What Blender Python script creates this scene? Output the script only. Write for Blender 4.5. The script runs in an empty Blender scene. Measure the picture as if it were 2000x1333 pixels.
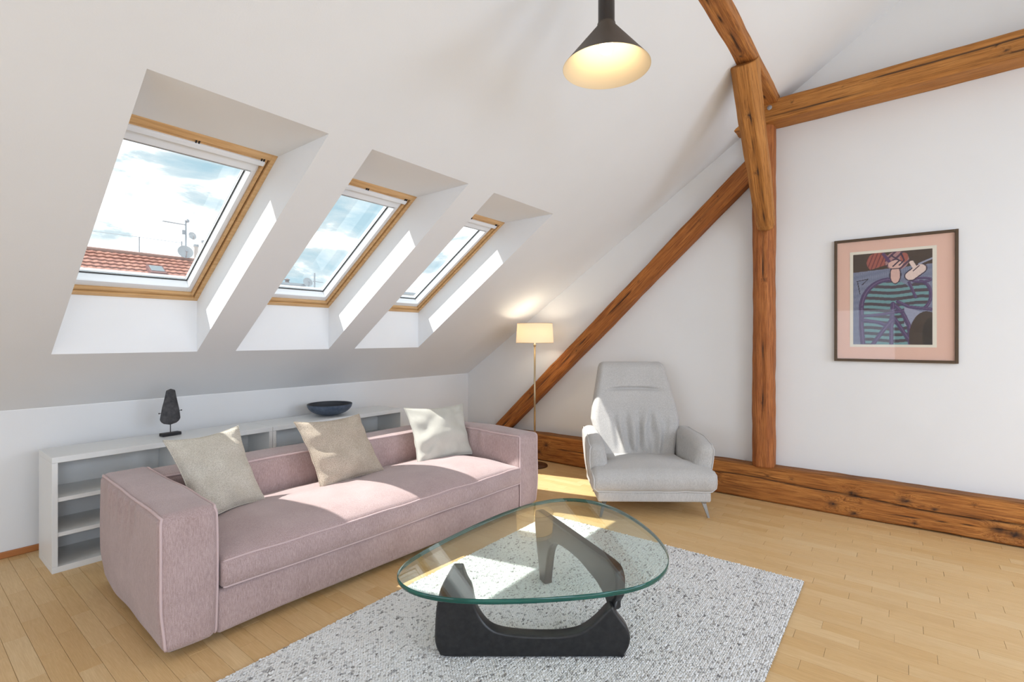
import bpy, math, random
import numpy as np
from mathutils import Vector, Matrix, noise as mnoise

random.seed(4)
rng = np.random.RandomState(7)
scene = bpy.context.scene
COL = scene.collection
PI = math.pi

# ------------------------------------------------------------------ camera
cam_d = bpy.data.cameras.new('camera')
cam = bpy.data.objects.new('camera', cam_d)
COL.objects.link(cam)
YAW = math.radians(37.96)
cam.location = (0, 0, 1.4)
cam.rotation_euler = (math.radians(90), 0, YAW - math.radians(90))
cam_d.sensor_width = 36.0
cam_d.lens = 36 * 974 / 2000
cam_d.shift_y = -5.5 / 2000
cam_d.clip_start = 0.05
cam_d.clip_end = 500
scene.camera = cam

# ------------------------------------------------------------------ world
world = bpy.data.worlds.new('sky')
scene.world = world
world.use_nodes = True
wn = world.node_tree
wn.nodes.clear()
w_out = wn.nodes.new('ShaderNodeOutputWorld')
w_bg = wn.nodes.new('ShaderNodeBackground')
w_tc = wn.nodes.new('ShaderNodeTexCoord')
w_map = wn.nodes.new('ShaderNodeMapping')
w_map.inputs['Scale'].default_value = (1.0, 1.0, 2.6)
w_map.inputs['Location'].default_value = (0.3, 0.1, 0.2)
w_no = wn.nodes.new('ShaderNodeTexNoise')
w_no.inputs['Scale'].default_value = 6.0
w_no.inputs['Detail'].default_value = 8
w_no.inputs['Roughness'].default_value = 0.58
w_no.inputs['Distortion'].default_value = 0.35
w_rp = wn.nodes.new('ShaderNodeValToRGB')
w_rp.color_ramp.elements[0].position = 0.34
w_rp.color_ramp.elements[0].color = (0.125, 0.185, 0.215, 1)
w_rp.color_ramp.elements[1].position = 0.57
w_rp.color_ramp.elements[1].color = (0.46, 0.475, 0.485, 1)
_e = w_rp.color_ramp.elements.new(0.47)
_e.color = (0.20, 0.235, 0.25, 1)
_e = w_rp.color_ramp.elements.new(0.72)
_e.color = (0.30, 0.32, 0.33, 1)
wn.links.new(w_tc.outputs['Generated'], w_map.inputs['Vector'])
wn.links.new(w_map.outputs['Vector'], w_no.inputs['Vector'])
wn.links.new(w_no.outputs['Fac'], w_rp.inputs['Fac'])
wn.links.new(w_rp.outputs['Color'], w_bg.inputs['Color'])
w_bg.inputs['Strength'].default_value = 4.2
wn.links.new(w_bg.outputs['Background'], w_out.inputs['Surface'])

# ------------------------------------------------------------------ sun
sun_d = bpy.data.lights.new('sun', 'SUN')
sun = bpy.data.objects.new('sun', sun_d)
COL.objects.link(sun)
sun.location = (-4, 8, 9)
sun.rotation_euler = Vector((0.50, -0.53, -1.0)).to_track_quat('-Z', 'Y').to_euler()
sun_d.energy = 8.2
sun_d.color = (1.0, 0.985, 0.96)
sun_d.angle = math.radians(0.6)


# added fill lights out of view, where no windows are built
def area(name, loc, aim, sx, sy, power, color=(1, 0.99, 0.975)):
    d = bpy.data.lights.new(name, 'AREA')
    d.shape = 'RECTANGLE'
    d.size, d.size_y = sx, sy
    d.energy = power
    d.color = color
    o = bpy.data.objects.new(name, d)
    COL.objects.link(o)
    o.location = loc
    o.rotation_euler = (Vector(aim) - Vector(loc)).to_track_quat('-Z', 'Y').to_euler()
    return o


COOL = (0.78, 0.93, 1.15)
for i_, x_ in enumerate((-1.6, 1.0, 3.4)):
    area('fill_opposite', (x_, -3.6, 2.15), (x_, -3.6 + 1.0, 2.15 - 0.75), 1.3, 1.6, 61, COOL)  # added fill under the opposite slope, which has no skylights
for x_ in (-1.0, 2.6):
    area('fill_low', (x_, -5.2, 0.8), (x_, 3.0, 1.05), 2.4, 1.4, 32, COOL)  # added low fill aimed at the knee wall and lower ceiling
area('fill_end_wall', (-3.45, 1.6, 1.1), (2.0, 1.8, 1.0), 3.0, 1.8, 32, COOL)  # added fill in front of the closed end wall

vs = scene.view_settings
scene.display_settings.display_device = 'sRGB'
vs.view_transform = 'Standard'
vs.look = 'None'
vs.gamma = 1.0
vs.use_curve_mapping = False
vs.exposure = 0.0


# ================================================================= helpers
def srgb(r, g, b):
    def f(c):
        c /= 255.0
        return c / 12.92 if c <= 0.04045 else ((c + 0.055) / 1.055) ** 2.4
    return (f(r), f(g), f(b), 1.0)


def tag(o, label=None, cat=None, group=None, kind=None):
    if label:
        o['label'] = label
    if cat:
        o['category'] = cat
    if group:
        o['group'] = group
    if kind:
        o['kind'] = kind
    return o


def empty(name, loc=(0, 0, 0), rz=0.0, label=None, cat=None, group=None, kind=None):
    o = bpy.data.objects.new(name, None)
    COL.objects.link(o)
    o.location = loc
    o.rotation_euler = (0, 0, rz)
    o.empty_display_size = 0.1
    return tag(o, label, cat, group, kind)


def mesh(name, V, Fs, mat=None, parent=None, smooth=False, attrs=None, loc=None, rot=None):
    me = bpy.data.meshes.new(name)
    me.from_pydata([tuple(map(float, v)) for v in V], [], [tuple(int(i) for i in f) for f in Fs])
    if attrs:
        for k, vals in attrs.items():
            vals = np.asarray(vals, dtype=np.float32)
            if vals.ndim == 1:
                a = me.attributes.new(k, 'FLOAT', 'POINT')
                a.data.foreach_set('value', vals)
            else:
                a = me.color_attributes.new(k, 'FLOAT_COLOR', 'POINT')
                a.data.foreach_set('color', vals.ravel())
    if smooth:
        me.polygons.foreach_set('use_smooth', [True] * len(me.polygons))
    if mat is not None:
        me.materials.append(mat)
    me.update()
    o = bpy.data.objects.new(name, me)
    COL.objects.link(o)
    if parent is not None:
        o.parent = parent
    if loc is not None:
        o.location = loc
    if rot is not None:
        o.rotation_euler = rot
    return o


def axis_pts(lo, hi, r, k, sp):
    L = hi - lo
    r = min(r, L * 0.499)
    a = [lo + r * (1 - math.cos(i / k * PI / 2)) if False else lo + r * (1 - math.tan((1 - i / k) * PI / 4)) for i in range(k + 1)]
    n = max(1, int(round((L - 2 * r) / sp)))
    m = [lo + r + (L - 2 * r) * i / n for i in range(1, n)]
    b = [hi - r * (1 - math.tan((i / k) * PI / 4)) for i in range(k + 1)]
    return a + m + b


def rbox(lo, hi, r=0.01, k=2, sp=10.0):
    """rounded box: verts array and quads; sp = grid spacing between the rounded edges"""
    lo = np.array(lo, float)
    hi = np.array(hi, float)
    if not hasattr(sp, '__len__'):
        sp = (sp, sp, sp)
    r = min(r, float((hi - lo).min()) * 0.499)
    A = [axis_pts(lo[i], hi[i], r, k, sp[i]) for i in range(3)]
    idx = {}
    V = []

    def vid(i, j, l):
        key = (i, j, l)
        if key not in idx:
            idx[key] = len(V)
            V.append((A[0][i], A[1][j], A[2][l]))
        return idx[key]
    n = [len(a) for a in A]
    Fs = []
    for l, fl in ((0, True), (n[2] - 1, False)):
        for i in range(n[0] - 1):
            for j in range(n[1] - 1):
                q = [vid(i, j, l), vid(i + 1, j, l), vid(i + 1, j + 1, l), vid(i, j + 1, l)]
                Fs.append(q[::-1] if fl else q)
    for j, fl in ((0, False), (n[1] - 1, True)):
        for i in range(n[0] - 1):
            for l in range(n[2] - 1):
                q = [vid(i, j, l), vid(i + 1, j, l), vid(i + 1, j, l + 1), vid(i, j, l + 1)]
                Fs.append(q[::-1] if fl else q)
    for i, fl in ((0, True), (n[0] - 1, False)):
        for j in range(n[1] - 1):
            for l in range(n[2] - 1):
                q = [vid(i, j, l), vid(i, j + 1, l), vid(i, j + 1, l + 1), vid(i, j, l + 1)]
                Fs.append(q[::-1] if fl else q)
    P = np.array(V)
    inner = np.clip(P, lo + r, hi - r)
    d = P - inner
    ln = np.linalg.norm(d, axis=1)
    ln[ln < 1e-9] = 1
    P = inner + d / ln[:, None] * r
    return P, Fs


def round_pt(p, lo, hi, r, off=0.0):
    p = np.array(p, float)
    lo = np.array(lo, float)
    hi = np.array(hi, float)
    inner = np.clip(p, lo + r, hi - r)
    d = p - inner
    l = np.linalg.norm(d)
    return inner + d / (l if l > 1e-9 else 1) * (r + off)


def box(lo, hi, r=0.003):
    return rbox(lo, hi, r, 1)


def join(*parts):
    V = []
    Fs = []
    for v, f in parts:
        o = len(V)
        V.extend([tuple(p) for p in v])
        Fs.extend([tuple(i + o for i in q) for q in f])
    return np.array(V), Fs


def frame_on(d):
    d = np.array(d, float)
    d /= np.linalg.norm(d)
    up = np.array([0, 0, 1.0]) if abs(d[2]) < 0.9 else np.array([1.0, 0, 0])
    a = np.cross(up, d)
    a /= np.linalg.norm(a)
    return a, np.cross(d, a)


def tube(path, r, n=8, closed=False, caps=True):
    path = [np.array(p, float) for p in path]
    m = len(path)
    V = []
    Fs = []
    prev = None
    for i in range(m):
        if closed:
            d = path[(i + 1) % m] - path[i - 1]
        else:
            d = path[min(i + 1, m - 1)] - path[max(i - 1, 0)]
        d = d / (np.linalg.norm(d) + 1e-12)
        if prev is None:
            a, b = frame_on(d)
        else:
            a = prev - d * (prev @ d)
            a /= np.linalg.norm(a)
            b = np.cross(d, a)
        prev = a
        rr = r[i] if hasattr(r, '__len__') else r
        for j in range(n):
            t = 2 * PI * j / n
            V.append(path[i] + rr * (math.cos(t) * a + math.sin(t) * b))
    for i in range(m if closed else m - 1):
        for j in range(n):
            i2 = (i + 1) % m
            Fs.append((i * n + j, i * n + (j + 1) % n, i2 * n + (j + 1) % n, i2 * n + j))
    if caps and not closed:
        Fs.append(tuple(range(n))[::-1])
        Fs.append(tuple((m - 1) * n + j for j in range(n)))
    return np.array(V), Fs


def lathe(prof, n=48, center=(0, 0, 0), cap_start=False, cap_end=False):
    V = []
    Fs = []
    for (r, z) in prof:
        for j in range(n):
            t = 2 * PI * j / n
            V.append((center[0] + r * math.cos(t), center[1] + r * math.sin(t), center[2] + z))
    for i in range(len(prof) - 1):
        for j in range(n):
            Fs.append((i * n + j, i * n + (j + 1) % n, (i + 1) * n + (j + 1) % n, (i + 1) * n + j))
    if cap_start:
        Fs.append(tuple(range(n))[::-1])
    if cap_end:
        Fs.append(tuple((len(prof) - 1) * n + j for j in range(n)))
    return np.array(V), Fs


def nz(x, y, z, s=1.0):
    return mnoise.noise(Vector((x * s, y * s, z * s)))


def sstep(a, b, x):
    t = min(1.0, max(0.0, (x - a) / (b - a)))
    return t * t * (3 - 2 * t)


# ================================================================= materials
class NT:
    def __init__(self, name):
        self.m = bpy.data.materials.new(name)
        self.m.use_nodes = True
        self.t = self.m.node_tree
        self.b = self.t.nodes['Principled BSDF']
        self.out = self.t.nodes['Material Output']

    def n(self, typ, ins=None, **kw):
        nd = self.t.nodes.new(typ)
        for k, v in kw.items():
            setattr(nd, k, v)
        if ins:
            for k, v in ins.items():
                if hasattr(v, 'is_linked') or isinstance(v, bpy.types.NodeSocket):
                    self.t.links.new(v, nd.inputs[k])
                else:
                    nd.inputs[k].default_value = v
        return nd

    def l(self, a, b):
        self.t.links.new(a, b)

    def set(self, **kw):
        for k, v in kw.items():
            k = k.replace('_', ' ')
            if isinstance(v, bpy.types.NodeSocket):
                self.l(v, self.b.inputs[k])
            else:
                self.b.inputs[k].default_value = v

    def ramp(self, fac, stops):
        nd = self.t.nodes.new('ShaderNodeValToRGB')
        el = nd.color_ramp.elements
        el[0].position, el[0].color = stops[0]
        el[1].position, el[1].color = stops[-1]
        for p, c in stops[1:-1]:
            e = el.new(p)
            e.color = c
        self.l(fac, nd.inputs['Fac'])
        return nd.outputs['Color']

    def mix(self, fac, a, b, mode='MIX'):
        nd = self.t.nodes.new('ShaderNodeMix')
        nd.data_type = 'RGBA'
        nd.blend_type = mode
        for s, v in ((nd.inputs[0], fac), (nd.inputs[6], a), (nd.inputs[7], b)):
            if isinstance(v, bpy.types.NodeSocket):
                self.l(v, s)
            else:
                s.default_value = v
        return nd.outputs[2]

    def math(self, op, a, b=0.0, c=None):
        nd = self.t.nodes.new('ShaderNodeMath')
        nd.operation = op
        for s, v in zip(nd.inputs, (a, b) if c is None else (a, b, c)):
            if isinstance(v, bpy.types.NodeSocket):
                self.l(v, s)
            else:
                s.default_value = v
        return nd.outputs[0]

    def bump(self, h, strength=0.3, dist=0.005):
        nd = self.n('ShaderNodeBump', {'Height': h, 'Strength': strength, 'Distance': dist})
        self.l(nd.outputs['Normal'], self.b.inputs['Normal'])
        return nd

    def coords(self, kind='Object', scale=(1, 1, 1), loc=(0, 0, 0)):
        tc = self.t.nodes.new('ShaderNodeTexCoord')
        mp = self.n('ShaderNodeMapping', {'Vector': tc.outputs[kind], 'Scale': scale, 'Location': loc})
        return mp.outputs['Vector']

    def noise(self, vec, scale, detail=3, rough=0.5, dist=0.0):
        return self.n('ShaderNodeTexNoise', {'Vector': vec, 'Scale': scale, 'Detail': detail, 'Roughness': rough, 'Distortion': dist}).outputs['Fac']


def plain(name, col, rough=0.5, metal=0.0, **kw):
    t = NT(name)
    t.set(Base_Color=col, Roughness=rough, Metallic=metal, **kw)
    return t.m


def plaster(name, col):
    t = NT(name)
    v = t.coords()
    a = t.noise(v, 2.0, 3, 0.5)
    c = t.ramp(a, [(0.3, tuple(x * 0.975 for x in col[:3]) + (1,)), (0.7, col)])
    t.set(Base_Color=c, Roughness=0.92)
    t.b.inputs['Specular IOR Level'].default_value = 0.2
    t.bump(t.noise(v, 140, 3, 0.6), 0.12, 0.002)
    return t.m


M_wall = plaster('white plaster', (0.85, 0.84, 0.825, 1))
M_ceil = plaster('white ceiling plaster', (0.85, 0.845, 0.835, 1))
M_reveal = plaster('window lining white', (0.93, 0.93, 0.93, 1))


def oak_floor():
    t = NT('oak parquet')
    oi = t.t.nodes.new('ShaderNodeObjectInfo')
    at = t.n('ShaderNodeAttribute', attribute_name='rnd')
    r = t.math('FRACT', t.math('ADD', oi.outputs['Random'], at.outputs['Fac']))
    geo = t.t.nodes.new('ShaderNodeNewGeometry')
    cmb = t.n('ShaderNodeCombineXYZ', {'X': t.math('MULTIPLY', r, 37.0), 'Y': t.math('MULTIPLY', r, 91.0), 'Z': t.math('MULTIPLY', r, 13.0)})
    add = t.n('ShaderNodeVectorMath', {0: geo.outputs['Position'], 1: cmb.outputs[0]}, operation='ADD')
    mp = t.n('ShaderNodeMapping', {'Vector': add.outputs[0], 'Scale': (9.0, 0.9, 1.0)})
    g1 = t.noise(mp.outputs[0], 5.0, 6, 0.6, 0.8)
    mp2 = t.n('ShaderNodeMapping', {'Vector': add.outputs[0], 'Scale': (60.0, 2.2, 1.0)})
    g2 = t.noise(mp2.outputs[0], 5.0, 4, 0.6)
    base = t.ramp(r, [(0.0, srgb(222, 184, 128)), (0.25, srgb(231, 197, 145)), (0.5, srgb(226, 190, 136)), (0.75, srgb(236, 206, 157)), (1.0, srgb(217, 178, 122))])
    c1 = t.mix(t.math('MULTIPLY', g1, 0.55), base, srgb(200, 156, 102))
    dk = t.ramp(g2, [(0.42, (0.86, 0.80, 0.72, 1)), (0.62, (1, 1, 1, 1))])
    c2 = t.mix(0.55, c1, dk, 'MULTIPLY')
    t.set(Base_Color=c2, Roughness=t.math('ADD', t.math('MULTIPLY', g1, 0.15), 0.36))
    t.b.inputs['Specular IOR Level'].default_value = 0.4
    t.bump(g2, 0.10, 0.002)
    return t.m


M_floor = oak_floor()
M_gap = plain('dark joint', srgb(88, 58, 30), 0.9)


def old_timber(name, light, mid, dark, scale=1.0):
    """beam timber; long axis is local X; attribute warp bends the grain round knots, dirt darkens knots and cracks"""
    t = NT(name)
    tc = t.t.nodes.new('ShaderNodeTexCoord')
    aw = t.n('ShaderNodeAttribute', attribute_name='warp')
    ad = t.n('ShaderNodeAttribute', attribute_name='dirt')
    cx = t.n('ShaderNodeCombineXYZ', {'X': 0.0, 'Y': aw.outputs['Fac'], 'Z': aw.outputs['Fac']})
    add = t.n('ShaderNodeVectorMath', {0: tc.outputs['Object'], 1: cx.outputs[0]}, operation='ADD')
    mp = t.n('ShaderNodeMapping', {'Vector': add.outputs[0], 'Scale': (1.6 * scale, 26 * scale, 26 * scale)})
    g1 = t.noise(mp.outputs[0], 1.6, 6, 0.62, 1.2)
    mp2 = t.n('ShaderNodeMapping', {'Vector': add.outputs[0], 'Scale': (3.0, 110, 110)})
    g2 = t.noise(mp2.outputs[0], 1.5, 5, 0.65, 0.5)
    mp3 = t.n('ShaderNodeMapping', {'Vector': add.outputs[0], 'Scale': (2.2, 7, 7)})
    g3 = t.noise(mp3.outputs[0], 1.3, 3, 0.5)
    c = t.ramp(g1, [(0.26, dark), (0.43, mid), (0.60, light), (0.80, mid)])
    c = t.mix(t.ramp(g3, [(0.35, (0, 0, 0, 1)), (0.7, (0.7, 0.7, 0.7, 1))]), c, mid)
    f = t.ramp(g2, [(0.36, (0.30, 0.23, 0.19, 1)), (0.52, (1.04, 1.04, 1.04, 1))])
    c = t.mix(0.62, c, f, 'MULTIPLY')
    c = t.mix(t.math('MINIMUM', ad.outputs['Fac'], 1.0), c, srgb(52, 38, 32))
    t.set(Base_Color=c, Roughness=0.62)
    t.b.inputs['Specular IOR Level'].default_value = 0.3
    hh = t.math('ADD', t.math('MULTIPLY', g2, 0.6), t.math('MULTIPLY', g1, 0.6))
    t.bump(hh, 0.8, 0.008)
    return t.m


M_sill = old_timber('old timber sill', srgb(206, 140, 72), srgb(172, 108, 52), srgb(106, 64, 32))
M_post = old_timber('old timber red', srgb(192, 122, 66), srgb(164, 96, 48), srgb(118, 66, 34))
M_tie = old_timber('planed timber', srgb(204, 142, 76), srgb(182, 120, 58), srgb(140, 88, 42), 0.5)
M_strut = old_timber('strut timber', srgb(196, 124, 60), srgb(160, 94, 42), srgb(110, 62, 30))

t_ = NT('pine frame')
v_ = t_.coords('Object', (3, 40, 40))
g_ = t_.noise(v_, 1.5, 4, 0.55, 0.4)
t_.set(Base_Color=t_.ramp(g_, [(0.3, srgb(204, 156, 100)), (0.7, srgb(228, 186, 132))]), Roughness=0.4)
M_pine = t_.m
M_white = plain('white lacquer', (0.86, 0.865, 0.87, 1), 0.35)
M_sash = plain('white sash paint', (0.86, 0.87, 0.88, 1), 0.4)
M_grey = plain('grey aluminium', (0.45, 0.47, 0.49, 1), 0.4, 0.4)
M_black = plain('black gasket', (0.03, 0.03, 0.03, 1), 0.6)


def thin_glass(name, tint, refl=1.0, rough=0.0):
    t = NT(name)
    t.t.nodes.remove(t.b)
    tr = t.n('ShaderNodeBsdfTransparent', {'Color': tint})
    gl = t.n('ShaderNodeBsdfGlossy', {'Color': (1, 1, 1, 1), 'Roughness': rough})
    # same reflectance on both faces of the sheet
    ge = t.t.nodes.new('ShaderNodeNewGeometry')
    ior = t.math('SUBTRACT', 1.5, t.math('MULTIPLY', ge.outputs['Backfacing'], 1.5 - 1 / 1.5))
    fr = t.n('ShaderNodeFresnel', {'IOR': ior})
    mx = t.n('ShaderNodeMixShader', {0: t.math('MULTIPLY', fr.outputs[0], refl), 1: tr.outputs[0], 2: gl.outputs[0]})
    t.l(mx.outputs[0], t.out.inputs['Surface'])
    return t.m


M_pane = thin_glass('window glass', (0.97, 0.98, 0.98, 1), 0.9)
M_picglass = thin_glass('picture glass', (0.97, 0.97, 0.97, 1), 0.55)
M_tabletop = thin_glass('table glass face', (0.91, 0.97, 0.945, 1), 0.85)
t_ = NT('table glass edge')
t_.set(Base_Color=(0.006, 0.085, 0.065, 1), Roughness=0.06)
t_.b.inputs['Transmission Weight'].default_value = 0.15
t_.b.inputs['IOR'].default_value = 1.5
M_glassedge = t_.m


def fabric(name, c_lo, c_hi, wscale=500, streak=(30, 30, 120), sheen=0.3, bump=0.35, mott=6.0):
    t = NT(name)
    v = t.coords()
    n1 = t.noise(v, mott, 3, 0.5)
    v2 = t.coords('Object', streak)
    n2 = t.noise(v2, 4.0, 4, 0.6)
    n3 = t.noise(v, wscale, 2, 0.6)
    f = t.math('ADD', t.math('MULTIPLY', n1, 0.16), t.math('ADD', t.math('MULTIPLY', n2, 0.44), t.math('MULTIPLY', n3, 0.40)))
    t.set(Base_Color=t.ramp(f, [(0.38, c_lo), (0.62, c_hi)]), Roughness=0.95)
    t.b.inputs['Specular IOR Level'].default_value = 0.15
    t.b.inputs['Sheen Weight'].default_value = sheen
    t.b.inputs['Sheen Roughness'].default_value = 0.5
    t.bump(t.math('ADD', n3, t.math('MULTIPLY', n2, 0.5)), bump, 0.002)
    return t.m


M_sofa = fabric('mauve chenille', srgb(158, 134, 129), srgb(196, 173, 171), 420, (70, 70, 9), 0.3, 0.5)
M_piping = plain('mauve piping', srgb(206, 182, 180), 0.9)
M_chair = fabric('grey linen', srgb(168, 164, 159), srgb(208, 204, 199), 420, (80, 80, 7), 0.2, 0.4, 3.0)
M_chairpipe = plain('pale linen piping', srgb(205, 202, 198), 0.9)


def weave(name, lo, hi, s=260):
    t = NT(name)
    v = t.coords()
    vo = t.n('ShaderNodeTexVoronoi', {'Vector': v, 'Scale': s})
    n1 = t.noise(v, 9, 3, 0.5)
    f = t.math('ADD', t.math('MULTIPLY', vo.outputs['Distance'], 0.65), t.math('MULTIPLY', n1, 0.35))
    t.set(Base_Color=t.ramp(f, [(0.25, hi), (0.62, lo)]), Roughness=0.95)
    t.b.inputs['Specular IOR Level'].default_value = 0.1
    t.bump(t.math('MULTIPLY', vo.outputs['Distance'], -1.0), 0.6, 0.004)
    return t.m


M_pil1 = weave('cream weave', srgb(190, 180, 164), srgb(234, 227, 214), 330)
M_pil2 = weave('beige weave', srgb(176, 160, 142), srgb(226, 212, 194), 300)
M_pil3 = weave('ivory felt', srgb(206, 202, 190), srgb(226, 222, 211), 700)

t_ = NT('black stained ash')
v_ = t_.coords('Object', (10, 10, 60))
g_ = t_.noise(v_, 4, 4, 0.6)
t_.set(Base_Color=t_.ramp(g_, [(0.3, (0.010, 0.010, 0.011, 1)), (0.7, (0.026, 0.025, 0.026, 1))]), Roughness=0.36)
t_.bump(g_, 0.06, 0.002)
M_tblack = t_.m
M_brass = plain('brushed brass', srgb(196, 176, 142), 0.3, 0.9)
M_bronze = plain('bronze brown', srgb(104, 72, 50), 0.4, 0.5)
M_chrome = plain('dark chrome', srgb(120, 116, 110), 0.22, 0.95)
M_pend = plain('brown black metal', srgb(74, 64, 54), 0.45, 0.25)
M_pendpole = plain('black pendant tube', srgb(52, 46, 42), 0.3, 0.3)
M_pendin = plain('cream shade inside', srgb(240, 222, 190), 0.7)


def emit(name, col, s):
    t = NT(name)
    t.set(Base_Color=col, Roughness=0.5)
    t.b.inputs['Emission Color'].default_value = col
    t.b.inputs['Emission Strength'].default_value = s
    return t.m


M_bulb = emit('warm bulb', (1.0, 0.84, 0.58, 1), 9)
t_ = NT('lit lamp shade')
v_ = t_.coords('Object', (200, 200, 200))
t_.set(Base_Color=srgb(246, 236, 218), Roughness=0.9)
t_.b.inputs['Emission Color'].default_value = (1.0, 0.84, 0.62, 1)
t_.b.inputs['Emission Strength'].default_value = 0.55
t_.bump(t_.noise(v_, 3, 2, 0.5), 0.2, 0.001)
dif = t_.n('ShaderNodeBsdfTranslucent', {'Color': srgb(250, 232, 200)})
mx_ = t_.n('ShaderNodeMixShader', {0: 0.55, 1: t_.b.outputs[0], 2: dif.outputs[0]})
t_.l(mx_.outputs[0], t_.out.inputs['Surface'])
M_shade = t_.m

t_ = NT('blue glazed bowl')
v_ = t_.coords()
t_.set(Base_Color=t_.ramp(t_.noise(v_, 18, 4, 0.6), [(0.3, srgb(62, 74, 92)), (0.7, srgb(96, 108, 124))]), Roughness=0.45)
M_bowl = t_.m
M_bowlin = plain('bowl inside dark', srgb(48, 52, 58), 0.5)
t_ = NT('dark stone')
v_ = t_.coords()
g_ = t_.noise(v_, 30, 5, 0.6)
t_.set(Base_Color=t_.ramp(g_, [(0.3, srgb(48, 47, 50)), (0.7, srgb(86, 84, 84))]), Roughness=0.85)
t_.bump(g_, 0.5, 0.004)
M_stone = t_.m
M_iron = plain('black iron', srgb(44, 42, 44), 0.55, 0.4)
M_cabinet = plain('white cabinet foil', (0.82, 0.815, 0.79, 1), 0.38)
M_skirt = plain('orange brown skirting', srgb(178, 112, 58), 0.45)
M_pframe = plain('picture frame bronze', srgb(84, 66, 46), 0.4, 0.2)
M_mat = plain('salmon mount', srgb(238, 196, 176), 0.9)
M_paper = plain('cream paper', srgb(240, 232, 214), 0.9)
t_ = NT('printed sheet')
a_ = t_.n('ShaderNodeAttribute', attribute_name='paint')
t_.set(Base_Color=a_.outputs['Color'], Roughness=0.85)
M_print = t_.m

# ================================================================= dimensions of the room
XG = 4.825      # gable wall (right of picture)
YK = 4.5        # knee wall (left of picture)
ZK = 0.937      # height of knee wall
SL = 0.677      # slope of the roof
YR = -0.7       # ridge
XB = -3.6       # end wall behind the camera
YB = 2 * YR - YK
ZR = ZK + SL * (YK - YR)


def zc(y):
    return ZK + SL * (YK - y)


# ----------------------------------------------------------------- floor
T = 0.25
v, f = box((XB - T, YB - T, -0.2), (XG + T, YK + T, -0.004), 0.001)
floor = tag(mesh('floor', v, f, M_gap), kind='structure')
PW, PL = 0.0815, 0.425
cF = np.array([math.cos(YAW), math.sin(YAW)])
cR = np.array([math.sin(YAW), -math.cos(YAW)])


def project(p):
    q = np.array(p, float) - np.array([0, 0, 1.4])
    d = q[0] * cF[0] + q[1] * cF[1]
    s = q[0] * cR[0] + q[1] * cR[1]
    return d, 1000 + 974 * s / max(d, 1e-6), 661 - 974 * q[2] / max(d, 1e-6)


planks = []
row = 0
x = -1.02
while x < XG - 0.001:
    x1 = min(x + PW, XG)
    off = ((row * 0.37) % 1.0) * PL + rng.uniform(-0.03, 0.03)
    y = -2.0 + off - PL
    while y < YK:
        ln_ = PL + rng.uniform(-0.004, 0.004)
        ya, yb = max(y, -2.0), min(y + ln_, YK)
        if yb - ya > 0.03:
            planks.append((x, x1, ya, yb))
        y += ln_
    x = x1
    row += 1
scored = []
for p in planks:
    xm, ym = (p[0] + p[1]) / 2, (p[2] + p[3]) / 2
    d, u, v_im = project((xm, ym, 0))
    vis = d > 0.5 and -40 < u < 2040 and v_im < 1370
    hid = (0.85 < xm < 3.2 and 0.52 < ym < 2.1) or (0.85 < xm < 3.3 and 2.55 < ym < 4.3) or (xm > 4.7) or (1.0 < xm < 3.2 and ym > 3.9)
    sc = 0
    if vis and not hid:
        sc = (p[1] - p[0]) * (p[3] - p[2]) / d ** 3
    scored.append((sc, p))
scored.sort(key=lambda a: -a[0])
G = 0.0005
unit_v, unit_f = [], []
pm_cache = {}


def plank_mesh(w, l):
    key = (round(w, 4), round(l, 3))
    if key not in pm_cache:
        vv, ff = rbox((-w / 2 + G, -l / 2 + G, -0.006), (w / 2 - G, l / 2 - G, 0.0), 0.0008, 1)
        me = bpy.data.meshes.new('plank')
        me.from_pydata([tuple(a) for a in vv], [], ff)
        me.materials.append(M_floor)
        pm_cache[key] = me
    return pm_cache[key]


for sc, p in scored[:298]:
    w = p[1] - p[0]
    l = p[3] - p[2]
    me = plank_mesh(w, l)
    o = bpy.data.objects.new('plank', me)
    COL.objects.link(o)
    o.parent = floor
    o.location = ((p[0] + p[1]) / 2, (p[2] + p[3]) / 2, random.uniform(-0.0003, 0.0003))
rest_v, rest_f, rest_r = [], [], []
for sc, p in scored[298:]:
    vv, ff = rbox((p[0] + G, p[2] + G, -0.006), (p[1] - G, p[3] - G, 0.0), 0.0008, 1)
    o0 = len(rest_v)
    rest_v.extend([tuple(a) for a in vv])
    rest_f.extend([tuple(i + o0 for i in q) for q in ff])
    rest_r.extend([random.random()] * len(vv))
# plain boards for the unseen part of the room
for (xa, xb, ya, yb) in ((XB, -1.02, YB, YK), (-1.02, XG, YB, -2.0)):
    vv, ff = box((xa, ya, -0.006), (xb, yb, 0), 0.001)
    o0 = len(rest_v)
    rest_v.extend([tuple(a) for a in vv])
    rest_f.extend([tuple(i + o0 for i in q) for q in ff])
    rest_r.extend([0.4] * len(vv))
tag(mesh('plank_field', rest_v, rest_f, M_floor, floor, attrs={'rnd': rest_r}), kind='stuff')

# ----------------------------------------------------------------- walls
v, f = box((XB - T, YK, -0.1), (XG + T, YK + T, ZK), 0.001)
tag(mesh('wall_left', v, f, M_wall), kind='structure')
v, f = box((XB - T, YB - T, -0.1), (XG + T, YB, ZK), 0.001)
tag(mesh('wall_right', v, f, M_wall), kind='structure')


def gable(name, x0, x1):
    pts = [(YB - T, -0.1), (YK + T, -0.1), (YK + T, zc(YK + T) + 0.0), (YR, ZR + 0.05), (YB - T, zc(YK + T))]
    V = [(x0, a, b) for a, b in pts] + [(x1, a, b) for a, b in pts]
    n = len(pts)
    Fs = [tuple(range(n))[::-1], tuple(range(n, 2 * n))] + [(i, (i + 1) % n, n + (i + 1) % n, n + i) for i in range(n)]
    return tag(mesh(name, V, Fs, M_wall), kind='structure')


gable('wall_back', XG, XG + T)
gable('wall_front', XB - T, XB)

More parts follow.
